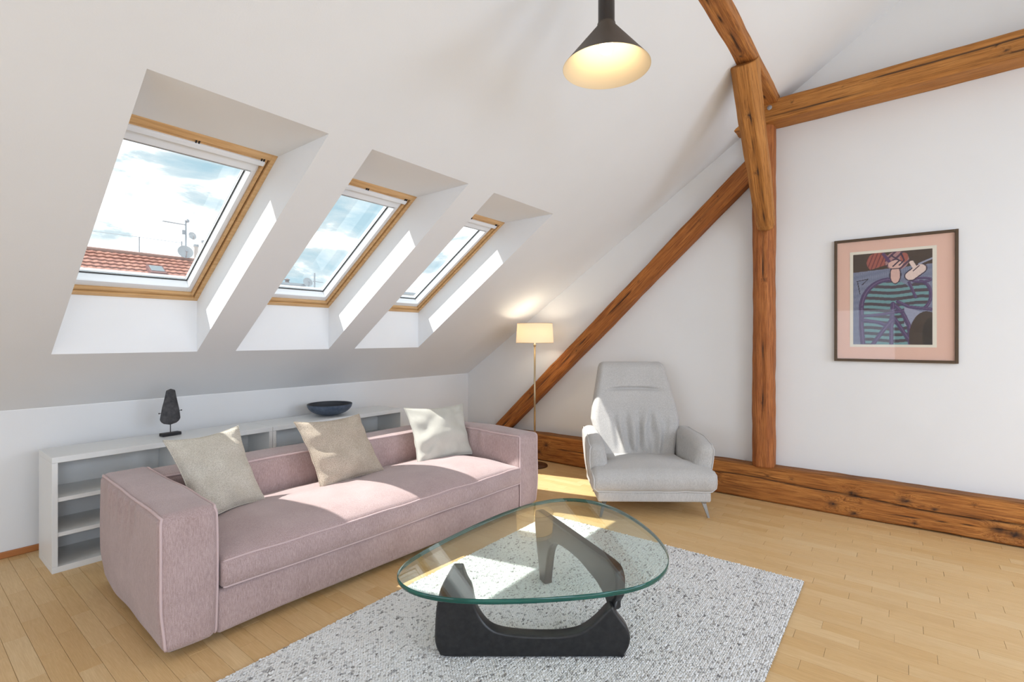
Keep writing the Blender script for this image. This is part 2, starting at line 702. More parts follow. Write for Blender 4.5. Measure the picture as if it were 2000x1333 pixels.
# ----------------------------------------------------------------- sloped ceiling with three window openings
WIN = [(0.648, 1.422), (1.684, 2.458), (2.721, 3.488)]
Y0, Y1 = 2.285, 3.957           # inner opening, upper and lower edge
Z0, Z1 = zc(Y0), zc(Y1)
BY, BZ = 3.957, 1.665           # lower edge of the frame, outer plane
TY, TZ = 2.800, Z0              # upper edge
xs = [XB]
for a, b in WIN:
    xs += [a, b]
xs.append(XG)
ys = [YK, Y1, Y0, YR]
V, Fs = [], []
for y in ys:
    for x in xs:
        V.append((x, y, zc(y)))
nx = len(xs)
for j in range(3):
    for i in range(nx - 1):
        if j == 1 and i % 2 == 1:
            continue
        a = j * nx + i
        Fs.append((a, a + 1, a + nx + 1, a + nx))
k0 = len(V)
V += [(XB, YR, ZR), (XG, YR, ZR), (XG, YB, ZK), (XB, YB, ZK)]
Fs.append((k0, k0 + 1, k0 + 2, k0 + 3))
tag(mesh('ceiling', V, Fs, M_ceil), kind='structure')

up = np.array([0, TY - BY, TZ - BZ])
LEN = float(np.linalg.norm(up))
up /= LEN
out = np.array([0, -up[2], up[1]])
out = -out if out[2] < 0 else out


def wp(o, x, l, d):
    return o + np.array([x, 0, 0]) + up * l + out * d


def ring(o, W, H, x0, xb, lb, lt, xw, lwb, lwt, d0, d1, r=0.002):
    """four frame members, from inset x0/lb/lt with widths; returns list of 4 boards"""
    boards = []
    X0, X1 = x0, W - x0
    L0, L1 = lb, H - lt
    for (a, b, c, d) in ((X0, X0 + xw, L0, L1), (X1 - xw, X1, L0, L1), (X0 + xw, X1 - xw, L0, L0 + lwb), (X0 + xw, X1 - xw, L1 - lwt, L1)):
        boards.append(slab(o, a, b, c, d, d0, d1, r))
    return boards


def slab(o, a, b, c, d, d0, d1, r=0.002):
    vv, ff = rbox((a, c, d0), (b, d, d1), r, 1)
    P = np.array([wp(o, p[0], p[1], p[2]) for p in vv])
    # (x, up, out) basis is right handed
    return P, ff


for wi, (xa, xb) in enumerate(WIN):
    W = xb - xa
    base = np.array([xa, BY, BZ])
    wroot = empty('window_%d' % (wi + 1), tuple(base), kind='structure')
    o = np.zeros(3)
    sib = [
        [(xa, Y1, Z1), (xb, Y1, Z1), (xb, BY, BZ), (xa, BY, BZ)],
        [(xa, Y0, Z0), (xa, TY, TZ), (xb, TY, TZ), (xb, Y0, Z0)],
        [(xa, Y1, Z1), (xa, BY, BZ), (xa, TY, TZ), (xa, Y0, Z0)],
        [(xb, Y1, Z1), (xb, Y0, Z0), (xb, TY, TZ), (xb, BY, BZ)],
    ]
    outd = [(0, 1, 0), (0, 0, 1), (-1, 0, 0), (1, 0, 0)]
    for q, od in zip(sib, outd):
        q = [np.array(p) - base for p in q]
        q2 = [p + np.array(od) * 0.02 + np.array([0, 0.012, 0.018]) for p in q]
        VV = q + q2
        mesh('lining', VV, [(0, 1, 2, 3), (7, 6, 5, 4), (0, 4, 5, 1), (1, 5, 6, 2), (2, 6, 7, 3), (3, 7, 4, 0)], M_reveal, wroot)
    for b_ in ring(o, W, LEN, 0, 0, 0, 0, 0.027, 0.032, 0.045, 0.0, 0.14):
        mesh('frame', *b_, M_pine, wroot)
    # dark groove behind
    gv = join(*ring(o, W, LEN, 0.027, 0, 0.032, 0.045, 0.006, 0.006, 0.006, 0.03, 0.12))
    mesh('gasket', *gv, M_black, wroot)
    for b_ in ring(o, W, LEN, 0.034, 0, 0.039, 0.052, 0.016, 0.022, 0.038, 0.012, 0.13, 0.002):
        mesh('sash', *b_, M_pine, wroot)
    for b_ in ring(o, W, LEN, 0.050, 0, 0.061, 0.090, 0.028, 0.047, 0.075, 0.030, 0.13, 0.002):
        mesh('sash_lining', *b_, M_sash, wroot)
    gv = join(*ring(o, W, LEN, 0.078, 0, 0.108, 0.165, 0.0035, 0.004, 0.004, 0.088, 0.098, 0.0005))
    mesh('glazing_seal', *gv, M_black, wroot)
    gv = join(*ring(o, W, LEN, 0.0855, 0, 0.114, 0.171, 0.0025, 0.003, 0.003, 0.100, 0.104, 0.0005))
    mesh('spacer', *gv, M_grey, wroot)
    mesh('pane', *slab(o, 0.072, W - 0.072, 0.10, LEN - 0.16, 0.096, 0.0965, 0.0001), M_pane, wroot)
    # outer flashing
    gv = join(*ring(o, W, LEN, -0.08, 0, -0.08, -0.08, 0.12, 0.12, 0.12, 0.13, 0.16, 0.004))
    mesh('flashing', *gv, M_grey, wroot)
    # opening bar with brackets
    vv, ff = slab(o, 0.03, W - 0.045, LEN - 0.098, LEN - 0.066, 0.000, 0.018, 0.004)
    bar = mesh('opening_bar', vv, ff, M_white, wroot)
    for bx in (0.50, 0.93):
        c = W * bx
        vv, ff = join(slab(o, c - 0.016, c - 0.011, LEN - 0.070, LEN - 0.045, 0.004, 0.03, 0.001), slab(o, c - 0.002, c + 0.003, LEN - 0.070, LEN - 0.035, 0.004, 0.03, 0.001))
        mesh('bracket', vv, ff, M_iron, wroot)
    # roller blind box with its grey end rail
    mesh('blind_box', *slab(o, 0.060, W - 0.060, LEN - 0.168, LEN - 0.100, 0.022, 0.085, 0.006), M_sash, wroot)
    mesh('blind_rail', *slab(o, 0.060, W - 0.078, LEN - 0.186, LEN - 0.168, 0.035, 0.050, 0.004), M_grey, wroot)

# ----------------------------------------------------------------- skirting on the knee wall
v, f = box((XB, YK - 0.014, 0.0), (XG - 0.2, YK, 0.042), 0.005)
tag(mesh('baseboard_left', v, f, M_skirt), kind='structure')


# ================================================================= timber beams
def hewn(name, p0, p1, w, h, mat, roll_up, label, knots=(), cracks=(), rough=0.004, cham=0.012, seed=0, ls=0.015, cs=0.012, loc_only=False, taper=None, bow=0.0, topdirt=0.0):
    """beam from p0 to p1; local X along, local Z towards roll_up, w = local Y width, h = local Z height.
    knots: (x, face, c, size) face in '-y','+z','-z','+y'; c = coordinate across the face"""
    p0 = np.array(p0, float)
    p1 = np.array(p1, float)
    L = float(np.linalg.norm(p1 - p0))
    ax = (p1 - p0) / L
    zu = np.array(roll_up, float)
    zu = zu - ax * (zu @ ax)
    zu /= np.linalg.norm(zu)
    yy = np.cross(zu, ax)
    # perimeter
    per = []
    hw, hh = w / 2, h / 2
    c = cham
    corners = [(-hw + c, -hh), (hw - c, -hh), (hw, -hh + c), (hw, hh - c), (hw - c, hh), (-hw + c, hh), (-hw, hh - c), (-hw, -hh + c)]
    for i in range(8):
        a = np.array(corners[i])
        b = np.array(corners[(i + 1) % 8])
        n = max(1, int(round(np.linalg.norm(b - a) / cs)))
        for j in range(n):
            per.append(a + (b - a) * j / n)
    per = np.array(per)
    m = len(per)
    nl = max(2, int(L / ls))
    V = []
    warp = []
    dirt = []
    for i in range(nl + 1):
        s = L * i / nl
        tp = 1.0
        if taper:
            tp = taper(s / L)
        for q in per:
            y, z = q[0] * tp, q[1] * tp
            rr = math.hypot(y, z) + 1e-6
            d = rough * (nz(s * 1.7 + seed, y * 9, z * 9) * 1.5 + 0.7 * nz(s * 7 + seed, y * 25, z * 25 + 3))
            ed = min(abs(abs(q[0]) - hw), 0.03) + min(abs(abs(q[1]) - hh), 0.03)
            d += -max(0, 0.02 - ed) * 0.35 * max(0, nz(s * 3 + seed * 2.1, y * 4, z * 4) + 0.2)
            dr = max(0.0, nz(s * 2.3 + seed + 9, y * 6, z * 6) - 0.25) * 0.5
            wr = 0.0
            face = '+y' if abs(q[0] - hw) < 1e-4 else '-y' if abs(q[0] + hw) < 1e-4 else '+z' if q[1] > 0 else '-z'
            cc = z if face[1] == 'y' else y
            if topdirt and q[1] > hh - c * 0.8:
                dr = max(dr, topdirt * (0.75 + 0.6 * nz(s * 5, y * 30, seed)))
            for (kx, kf, kc, ks) in knots:
                if kf == face:
                    e = math.hypot((s - kx) / 1.6, cc - kc) / ks
                    if e < 4:
                        wr += (cc - kc) * 1.6 * math.exp(-e * e * 0.5)
                        dr = max(dr, 1.15 * math.exp(-(e ** 2) * 1.3) * (0.8 + 0.5 * nz(s * 60, cc * 60, 1)))
            for (cf, x0_, x1_, fn, wd, dp) in cracks:
                if cf == face and x0_ - 0.02 <= s <= x1_ + 0.02:
                    endf = min(1, max(0, (s - x0_) / 0.15)) * min(1, max(0, (x1_ - s) / 0.15))
                    dist = abs(cc - fn(s)) / (wd * (0.3 + 0.7 * endf))
                    if dist < 1.5:
                        k = math.exp(-dist * dist * 2.0) * endf
                        d -= dp * k
                        dr = max(dr, k * 1.1)
            bz = bow * math.sin(PI * s / L)
            sc_ = 1 + d / rr
            V.append((s, y * sc_, z * sc_ + bz))
            warp.append(wr)
            dirt.append(min(1.0, dr))
    Fs = []
    for i in range(nl):
        for j in range(m):
            Fs.append((i * m + j, i * m + (j + 1) % m, (i + 1) * m + (j + 1) % m, (i + 1) * m + j))
    Fs = [q[::-1] for q in Fs]
    Fs.append(tuple(range(m)))
    Fs.append(tuple(nl * m + j for j in range(m))[::-1])
    ob = mesh(name, V, Fs, mat, attrs={'warp': warp, 'dirt': dirt})
    ob.data.polygons.foreach_set('use_smooth', [True] * (len(Fs) - 2) + [False, False])
    Mx = Matrix(((ax[0], yy[0], zu[0], p0[0]), (ax[1], yy[1], zu[1], p0[1]), (ax[2], yy[2], zu[2], p0[2]), (0, 0, 0, 1)))
    ob.matrix_world = Mx
    me = ob.data
    tag(ob, label, 'beam')
    return ob


# floor sill: runs along the gable wall; local X = -Y world, so that local +y = -X world? (computed below)
SX = XG - 0.066
# direction from left (y=4.4) to right (y=-2.6); up = z; yy = zu x ax = z x (-y) = +x ; so face '-y' looks into the room


def sx(y):
    return 4.40 - y


sill_knots = [(sx(3.17), '-y', 0.035, 0.022), (sx(3.27), '-y', -0.055, 0.02), (sx(1.33), '-y', -0.01, 0.022), (sx(0.90), '-y', 0.07, 0.010), (sx(0.72), '-y', 0.075, 0.008),
              (sx(0.30), '-y', 0.03, 0.028), (sx(0.43), '-y', -0.07, 0.024), (sx(0.29), '-y', -0.115, 0.022), (sx(-0.02), '-y', 0.04, 0.026), (sx(-0.19), '-y', 0.015, 0.014),
              (sx(-0.60), '-y', -0.065, 0.036), (sx(-0.08), '-y', -0.11, 0.012), (sx(-0.52), '-y', -0.055, 0.03), (sx(-0.4), '-y', 0.09, 0.008), (sx(2.0), '-y', 0.0, 0.02)]


def crack_main(s):
    y = 4.40 - s
    return 0.045 + 0.012 * math.sin(y * 2.4 + 0.4) + 0.006 * math.sin(y * 7) - 0.05 * sstep(1.2, 0.0, y) + 0.02 * sstep(0, -1, y)


sill_cracks = [('-y', sx(1.45), sx(-1.9), crack_main, 0.0065, 0.022),
               ('-y', sx(3.1), sx(2.2), lambda s: 0.0 + 0.01 * math.sin(s * 5), 0.004, 0.010),
               ('-y', sx(0.7), sx(0.1), lambda s: 0.02 + 0.01 * math.sin(s * 6), 0.003, 0.006),
               ('-y', sx(0.2), sx(-1.0), lambda s: -0.06 + 0.015 * math.sin(s * 4), 0.003, 0.005)]
hewn('floor_beam', (SX, 4.40, 0.155), (SX, -2.6, 0.155), 0.132, 0.300, M_sill, (0, 0, 1),
     'long hewn timber lying on the floor along the wall, with dark knots and a crack',
     sill_knots, sill_cracks, 0.005, 0.012, 1.3, ls=0.012, cs=0.008, topdirt=0.5)

# post on the wall
post = hewn('wall_post', (4.745, 0.935, 0.296), (4.745, 0.935, 3.30), 0.165, 0.165, M_post, (-1, 0, 0),
            'upright timber post against the wall, standing on the floor beam, right of the armchair',
            [(0.55, '+z', 0.0, 0.008), (1.6, '+z', -0.02, 0.012), (2.2, '+z', 0.0, 0.01)],
            [('+z', 0.1, 1.6, lambda s: -0.004 + 0.006 * math.sin(s * 6), 0.004, 0.007), ('+z', 1.5, 2.95, lambda s: -0.01 + 0.008 * math.sin(s * 4), 0.005, 0.009)],
            0.006, 0.042, 5.1)
# tie beam along the wall
tie = hewn('tie_beam', (4.715, 1.45, 3.290), (4.715, -2.6, 3.375), 0.220, 0.180, M_tie, (0, 0, 1),
           'level timber running right along the wall from the head of the post, bolt in its end',
           [(0.75, '-y', 0.02, 0.008), (1.3, '-y', 0.0, 0.006), (1.95, '-y', 0.02, 0.009), (2.0, '-y', -0.03, 0.012), (1.1, '-y', 0.03, 0.005)],
           [('-y', 0.3, 3.9, lambda s: -0.055 + 0.004 * math.sin(s * 3), 0.004, 0.006), ('-y', 1.2, 2.5, lambda s: 0.03, 0.002, 0.003)],
           0.004, 0.012, 8.7)
# bolt in the tie
bv, bf = join(lathe([(0.019, 0), (0.019, 0.003), (0.012, 0.006)], 16, cap_start=True, cap_end=True), lathe([(0.008, 0.004), (0.008, 0.014), (0.0, 0.016)], 6))
bolt = mesh('bolt', bv, bf, M_grey)
bolt.parent = tie
bolt.matrix_parent_inverse = tie.matrix_world.inverted()
bolt.matrix_world = Matrix.Translation((4.603, 0.865, 3.325)) @ Matrix.Rotation(-PI / 2, 4, 'Y')
# diagonal strut on the wall
hewn('wall_strut', (4.765, 4.05, 0.13), (4.765, 1.02, 2.905), 0.12, 0.165, M_strut, (0, 1, 1),
     'slanting timber strut on the wall, rising from behind the sofa arm to the post',
     [(0.9, '-y', 0.03, 0.010), (1.7, '-y', -0.02, 0.012), (2.7, '-y', 0.02, 0.008), (3.5, '-y', 0.0, 0.010), (3.75, '-y', 0.03, 0.006)],
     [('-y', 0.2, 2.7, lambda s: 0.0 + 0.03 * (s / 2.7 - 0.5) + 0.006 * math.sin(s * 7), 0.006, 0.014), ('-y', 2.2, 3.9, lambda s: 0.02 - 0.012 * s / 4, 0.004, 0.008),
      ('-y', 0.3, 1.8, lambda s: 0.035, 0.003, 0.006)],
     0.005, 0.014, 3.3)
# purlin under the slope
pur = hewn('roof_purlin', (-1.2, 0.876, 3.420), (4.70, 0.876, 3.420), 0.145, 0.130, M_sill, (0, 0, 1),
           'timber purlin under the sloped ceiling, ending at the head of the post',
           [(4.9, '-z', 0.0, 0.012), (5.4, '-z', 0.02, 0.010)],
           [('-z', 3.6, 5.8, lambda s: 0.0 + 0.012 * math.sin(s * 5), 0.004, 0.008)],
           0.004, 0.012, 12.9)
# knee brace between purlin and post
hewn('knee_brace', (3.815, 0.880, 3.365), (4.64, 0.900, 2.34), 0.172, 0.165, M_tie, (-1, 0, -0.8),
     'short rounded timber brace leaning from the purlin down onto the front of the post',
     [(0.35, '+z', 0.0, 0.012), (0.8, '+z', -0.01, 0.010)],
     [('+z', 0.1, 1.4, lambda s: 0.01 + 0.008 * math.sin(s * 8), 0.004, 0.006), ('-y', 0.1, 1.4, lambda s: 0.02 + 0.008 * math.sin(s * 5), 0.004, 0.006)],
     0.007, 0.040, 17.0, taper=lambda t: 1.0 - 0.22 * t ** 2 if t < 0.97 else 0.74)

# ================================================================= bookcases
for bi, (bx0, bx1, lab) in enumerate(((0.652, 1.967, 'low white open bookcase by the knee wall, the near one, dark sculpture on it'),
                                      (1.969, 3.284, 'low white open bookcase by the knee wall, the far one, blue bowl on it'))):
    w = bx1 - bx0
    D = 0.378
    root = empty('bookcase', (bx0, 3.962, 0.0), 0, lab, 'bookcase', 'white bookcases along the knee wall')
    tp = 0.034
    mesh('top_panel', *box((0, 0, 0.656), (w, D, 0.690), 0.0015), M_cabinet, root)
    mesh('bottom_panel', *box((0, 0, 0.0), (w, D, 0.036), 0.0015), M_cabinet, root)
    mesh('side_panel', *box((0, 0.0, 0.0365), (0.027, D, 0.6555), 0.0015), M_cabinet, root)
    mesh('side_panel', *box((w - 0.027, 0.0, 0.0365), (w, D, 0.6555), 0.0015), M_cabinet, root)
    mesh('back_panel', *box((0.027, D - 0.012, 0.0365), (w - 0.027, D - 0.004, 0.6555), 0.001), M_cabinet, root)
    mesh('divider', *box((w / 2 - 0.009, 0.012, 0.0365), (w / 2 + 0.009, D - 0.014, 0.6555), 0.001), M_cabinet, root)
    for z in (0.212, 0.420):
        mesh('shelf', *box((0.028, 0.006, z), (w / 2 - 0.010, D - 0.015, z + 0.024), 0.0012), M_cabinet, root)
        mesh('shelf', *box((w / 2 + 0.010, 0.006, z), (w - 0.028, D - 0.015, z + 0.024), 0.0012), M_cabinet, root)

# sculpture on the near bookcase
root = empty('stone_sculpture', (1.335, 4.20, 0.691), 0.12, 'dark oval stone held upright on a small iron stand, on the near bookcase', 'sculpture')
mesh('base', *box((-0.062, -0.028, 0.0), (0.062, 0.028, 0.022), 0.003), M_iron, root)
mesh('rod', *tube([(0, 0, 0.02), (0, 0, 0.09)], 0.0032, 8), M_iron, root)
prof = []
for i in range(25):
    t = i / 24
    z = 0.078 + 0.262 * t
    wv = 0.066 - 0.040 * sstep(0.12, 1.15, t)
    if t < 0.2:
        wv *= math.sqrt(max(0.0, 1 - ((0.2 - t) / 0.2) ** 2)) + 0.02
    if t > 0.93:
        wv *= math.sqrt(max(0.0, 1 - ((t - 0.93) / 0.07) ** 2)) + 0.02
    prof.append((z, max(wv, 0.001)))
V, Fs = [], []
for z, wv in prof:
    for j in range(28):
        a = 2 * PI * j / 28
        k = 1 + 0.03 * nz(math.cos(a) * 2, math.sin(a) * 2, z * 20)
        V.append((wv * math.cos(a) * k + 0.012 * (z - 0.2), 0.45 * wv * math.sin(a) * k, z))
n_ = 28
for i in range(len(prof) - 1):
    for j in range(n_):
        Fs.append((i * n_ + j, i * n_ + (j + 1) % n_, (i + 1) * n_ + (j + 1) % n_, (i + 1) * n_ + j))
Fs.append(tuple(range(n_))[::-1])
Fs.append(tuple((len(prof) - 1) * n_ + j for j in range(n_)))
mesh('stone', V, Fs, M_stone, root, True)
for s_, zz_ in ((-1, 0.168), (1, 0.176)):
    vv, ff = join(tube([(s_ * 0.055, 0, zz_), (s_ * 0.072, 0, zz_)], 0.0022, 8), tube([(s_ * 0.071, 0, zz_), (s_ * 0.077, 0, zz_)], 0.0045, 8))
    mesh('peg', vv, ff, M_iron, root)

# bowl
root = empty('bowl', (2.60, 4.165, 0.691), 0, 'wide shallow dark blue bowl at the middle of the far bookcase', 'bowl')
op = [(0.045, 0.0), (0.055, 0.001)]
for i in range(13):
    a = i / 12
    op.append((0.055 + (0.198 - 0.055) * math.sin(a * PI / 2) ** 1.05, 0.004 + 0.098 * (1 - math.cos(a * PI / 2)) ** 0.95))
vv, ff = lathe(op, 56, cap_start=True)
mesh('outside', vv, ff, M_bowl, root, True)
ip = [(0.0005, 0.012)]
for i in range(13):
    a = i / 12
    ip.append((0.01 + (0.190 - 0.01) * math.sin(a * PI / 2) ** 0.9, 0.012 + 0.092 * (1 - math.cos(a * PI / 2))))
ip.append((0.196, 0.105))
ip.append((0.1985, 0.102))
vv, ff = lathe(ip, 56)
mesh('inside', vv, [q[::-1] for q in ff], M_bowlin, root, True)

# ================================================================= sofa
SW, SD = 2.66, 1.10
sofa = empty('sofa', (0.742, 2.475, 0.0), math.radians(-2.2), 'long low mauve fabric sofa with square arms and one seat cushion, back to the bookcases', 'sofa')
AW = 0.238


def cloth(P, amp=0.004, s=3.0, seed=0.0):
    Q = P.copy()
    for i in range(len(P)):
        x, y, z = P[i]
        Q[i, 0] += amp * nz(x * s + seed, y * s + 4, z * s)
        Q[i, 1] += amp * nz(x * s + 11, y * s + seed, z * s + 5)
        Q[i, 2] += amp * nz(x * s + 21, y * s + 9, z * s + seed)
    return Q


def part_box(name, lo, hi, r, mat, root, disp, sp=0.025, k=4):
    P, F_ = rbox(lo, hi, r, k, sp)
    P = disp(P)
    return mesh(name, P, F_, mat, root, True)


def piped(name, path, lo, hi, r, disp, root, rad=0.0062, mat=None, off=0.002):
    pts = []
    for a, b in zip(path[:-1], path[1:]):
        a = np.array(a, float)
        b = np.array(b, float)
        n = max(2, int(np.linalg.norm(b - a) / 0.02))
        for i in range(n):
            pts.append(a + (b - a) * i / n)
    pts.append(np.array(path[-1], float))
    Q = np.array([round_pt(p, lo, hi, r, off) for p in pts])
    # drop coincident points
    keep = [0]
    for i in range(1, len(Q)):
        if np.linalg.norm(Q[i] - Q[keep[-1]]) > 0.004:
            keep.append(i)
    Q = disp(Q[keep])
    vv, ff = tube(Q, rad, 8)
    return mesh(name, vv, ff, mat or M_piping, root, True)


for side, (a0, a1, zt, sd) in (('l', (0.0, AW, 0.640, 1.0)), ('r', (SW - AW, SW, 0.625, 6.0))):
    lo, hi, r = (a0, 0.0, 0.035), (a1, SD, zt, ), 0.042
    mid = (a0 + a1) / 2

    def disp(P, lo=lo, hi=hi, mid=mid, sd=sd, side=side):
        Q = cloth(P, 0.008, 3.2, sd)
        for i in range(len(P)):
            x, y, z = P[i]
            # fabric panels swell a little between the seams
            fx = (x - mid) / (AW / 2)
            ty = y / SD
            Q[i, 2] += 0.016 * (1 - fx * fx) * math.sin(PI * min(1, max(0, ty))) * sstep(0.5, 0.62, z)
            tz = (z - 0.035) / 0.6
            Q[i, 0] += 0.016 * fx * math.sin(PI * min(1, max(0, tz))) * math.sin(PI * min(1, max(0, ty)))
            Q[i, 1] += -0.012 * (1 - fx * fx) * math.sin(PI * min(1, max(0, tz))) * (1 - ty)
            # the foot of the arm draws in slightly
            Q[i, 0] += -0.018 * fx * sstep(0.25, 0.03, z) * (1 if (fx < 0) == (side == 'l') else 0)
            # short gathers under the outer top seam
            g = sstep(0.42, 0.60, z) * (1 - sstep(0.60, 0.63, z))
            if abs(fx) > 0.7:
                Q[i, 0] += (1 if fx > 0 else -1) * 0.008 * g * math.sin(y * 62 + 3 * nz(y * 6, z * 3, sd)) * sstep(0.15, 0.5, y) * (1 - sstep(0.8, 1.0, y))
        return Q
    part_box('arm', lo, hi, r, M_sofa, sofa, disp, 0.02)
    for xx in (a0, a1):
        z_in = zt
        path = [(xx, 0.0, 0.04), (xx, 0.0, zt), (xx, SD, zt)]
        piped('piping', path, lo, hi, r, disp, sofa)

lo, hi, r = (AW - 0.01, 0.84, 0.035), (SW - AW + 0.01, SD, 0.618), 0.035


def disp_b(P):
    Q = cloth(P, 0.008, 2.5, 3.0)
    for i in range(len(P)):
        x, y, z = P[i]
        tx = (x - AW) / (SW - 2 * AW)
        Q[i, 2] += 0.012 * math.sin(PI * min(1, max(0, (y - 0.84) / 0.26))) * sstep(0.5, 0.6, z)
        Q[i, 1] += -0.02 * math.sin(PI * min(1, max(0, (z - 0.3) / 0.32))) * (1 if y < 0.9 else 0)
    return Q


part_box('backrest', lo, hi, r, M_sofa, sofa, disp_b, 0.03)
piped('piping', [(AW, 0.84, 0.618), (SW - AW, 0.84, 0.618)], lo, hi, r, disp_b, sofa)
piped('piping', [(AW, SD, 0.618), (SW - AW, SD, 0.618)], lo, hi, r, disp_b, sofa)

lo, hi, r = (AW - 0.005, 0.016, 0.035), (SW - AW + 0.005, 0.90, 0.238), 0.02


def disp_f(P):
    Q = cloth(P, 0.006, 2.5, 9.0)
    for i in range(len(P)):
        x, y, z = P[i]
        Q[i, 1] += -0.008 * math.sin(PI * (z - 0.035) / 0.2) * (1 if y < 0.1 else 0)
    return Q


part_box('seat_base', lo, hi, r, M_sofa, sofa, disp_f, 0.03)
lo, hi, r = (AW + 0.004, -0.004, 0.240), (SW - AW - 0.004, 0.86, 0.372), 0.022


def disp_s(P):
    Q = cloth(P, 0.006, 2.2, 15.0)
    for i in range(len(P)):
        x, y, z = P[i]
        tx = min(1, max(0, (x - AW) / (SW - 2 * AW)))
        ty = min(1, max(0, y / 0.86))
        top = sstep(0.30, 0.372, z)
        crown = 0.078 * (math.sin(PI * ty ** 0.72) ** 0.8 if 0 < ty < 1 else 0) * (min(1.0, math.sin(PI * tx) * 2.6) ** 0.6 if 0 < tx < 1 else 0)
        Q[i, 2] += crown * top
        Q[i, 2] += top * 0.006 * nz(x * 5, y * 5, 2)
        if y < 0.1:
            Q[i, 1] += -0.014 * math.sin(PI * (z - 0.24) / 0.132)
            Q[i, 2] += 0.008 * nz(x * 1.6, 3.3, 0)
    return Q


part_box('seat_cushion', lo, hi, r, M_sofa, sofa, disp_s, 0.024)
x0_, x1_ = lo[0], hi[0]
for zz_ in (0.240, 0.372):
    piped('piping', [(x0_, -0.004, zz_), (x1_, -0.004, zz_)], lo, hi, r, disp_s, sofa, 0.0045)
for fx_ in (0.10, SW - 0.10):
    for fy_ in (0.12, SD - 0.12):
        mesh('foot', *box((fx_ - 0.03, fy_ - 0.03, 0.0), (fx_ + 0.03, fy_ + 0.03, 0.042), 0.003), M_iron, sofa)


# ================================================================= cushions
def pillow(name, c, th, mat, label, seed, group='cushions on the sofa', wr=1.0):
    """c = four corners TL TR BR BL in world space"""
    c = [np.array(p, float) for p in c]
    cen = sum(c) / 4
    nrm = np.cross(c[1] - c[0], c[3] - c[0])
    nrm /= np.linalg.norm(nrm)
    if nrm @ (np.array([0, 0, 1.4]) - cen) < 0:
        nrm = -nrm
    N = 36
    root = empty(name, (cen[0], cen[1], min(p[2] for p in c)), 0, label, 'cushion', group)
    org = np.array(root.location)
    V, Fs = [], []
    for side in (1, -1):
        for i in range(N + 1):
            for j in range(N + 1):
                s = -1 + 2 * i / N
                t = -1 + 2 * j / N
                pin = 0.11
                s2 = s * (1 - pin * (1 - t * t) ** 1.0)
                t2 = t * (1 - pin * (1 - s * s) ** 1.0)
                a, b = (s2 + 1) / 2, (t2 + 1) / 2
                p = (c[0] * (1 - a) + c[1] * a) * (1 - b) + (c[3] * (1 - a) + c[2] * a) * b
                e = max(0.0, (1 - s * s) * (1 - t * t))
                h = th / 2 * e ** 0.42
                h += wr * 0.020 * e ** 0.5 * nz(s * 1.8 + seed, t * 1.8, seed * 3)
                # creases running in from the corners and edges
                edge = max(abs(s), abs(t))
                cr = math.sin((s * 9 + 2.5 * nz(t * 2, s, seed)) if abs(t) > abs(s) else (t * 9 + 2.5 * nz(s * 2, t, seed)))
                h += wr * 0.009 * cr * sstep(0.35, 0.8, edge) * (e ** 0.3)
                V.append(p + nrm * h * side - org)
    M1 = (N + 1) ** 2
    for sd, o_ in ((1, 0), (-1, M1)):
        for i in range(N):
            for j in range(N):
                q = (o_ + i * (N + 1) + j, o_ + i * (N + 1) + j + 1, o_ + (i + 1) * (N + 1) + j + 1, o_ + (i + 1) * (N + 1) + j)
                Fs.append(q if sd == 1 else q[::-1])
    mesh('cover', V, Fs, mat, root, True)
    per = [(i, 0) for i in range(N)] + [(N, j) for j in range(N)] + [(i, N) for i in range(N, 0, -1)] + [(0, j) for j in range(N, 0, -1)]
    vv, ff = tube([V[i * (N + 1) + j] for i, j in per], 0.0035, 6, closed=True)
    mesh('seam', vv, ff, mat, root, True)
    return root


pillow('cushion', [(0.985, 3.21, 0.835), (1.385, 3.22, 0.86), (1.455, 3.02, 0.425), (1.06, 2.93, 0.405)], 0.16, M_pil1,
       'cream woven cushion in the corner by the near arm of the sofa', 1.7)
pillow('cushion', [(1.715, 3.17, 0.845), (2.225, 3.18, 0.835), (2.315, 2.99, 0.42), (1.785, 2.96, 0.405)], 0.16, M_pil2,
       'beige coarse woven cushion at the middle of the sofa back', 4.2, wr=1.2)
pillow('cushion', [(2.645, 3.17, 0.835), (3.235, 3.08, 0.815), (3.175, 2.90, 0.405), (2.60, 2.96, 0.405)], 0.15, M_pil3,
       'ivory white cushion leaning in the corner by the far arm of the sofa', 7.9, wr=1.5)

# ================================================================= rug
RX0, RX1, RY0, RY1 = 0.72, 3.272, 0.437, 2.182
rug = empty('rug', ((RX0 + RX1) / 2, (RY0 + RY1) / 2, 0.0), 0, 'thick pale grey flecked wool rug of braided loops under the glass coffee table', 'rug')
rc = np.array([(RX0 + RX1) / 2, (RY0 + RY1) / 2, 0.0])
v, f = rbox((RX0, RY0, 0.0005), (RX1, RY1, 0.010), 0.004, 1)
mesh('backing', v - rc, f, plain('rug backing', srgb(140, 136, 132), 0.95), rug)
t_ = NT('flecked wool')
a_ = t_.n('ShaderNodeAttribute', attribute_name='yarn')
v_ = t_.coords()
n_ = t_.noise(v_, 900, 2, 0.6)
cc_ = t_.ramp(a_.outputs['Fac'], [(0.0, srgb(250, 248, 245)), (0.45, srgb(242, 240, 236)), (0.62, srgb(200, 197, 194)), (1.0, srgb(104, 100, 98))])
t_.set(Base_Color=t_.mix(t_.math('MULTIPLY', n_, 0.35), cc_, (0.42, 0.41, 0.40, 1), 'MULTIPLY'), Roughness=0.97)
t_.b.inputs['Specular IOR Level'].default_value = 0.05
t_.bump(n_, 0.5, 0.003)
M_wool = t_.m
DX, DY = 0.0135, 0.0088
nx_, ny_ = int((RX1 - RX0) / DX), int((RY1 - RY0) / DY)
us = np.linspace(-1, 1, 5)
vs_ = np.linspace(-1, 1, 4)
tmpl = []
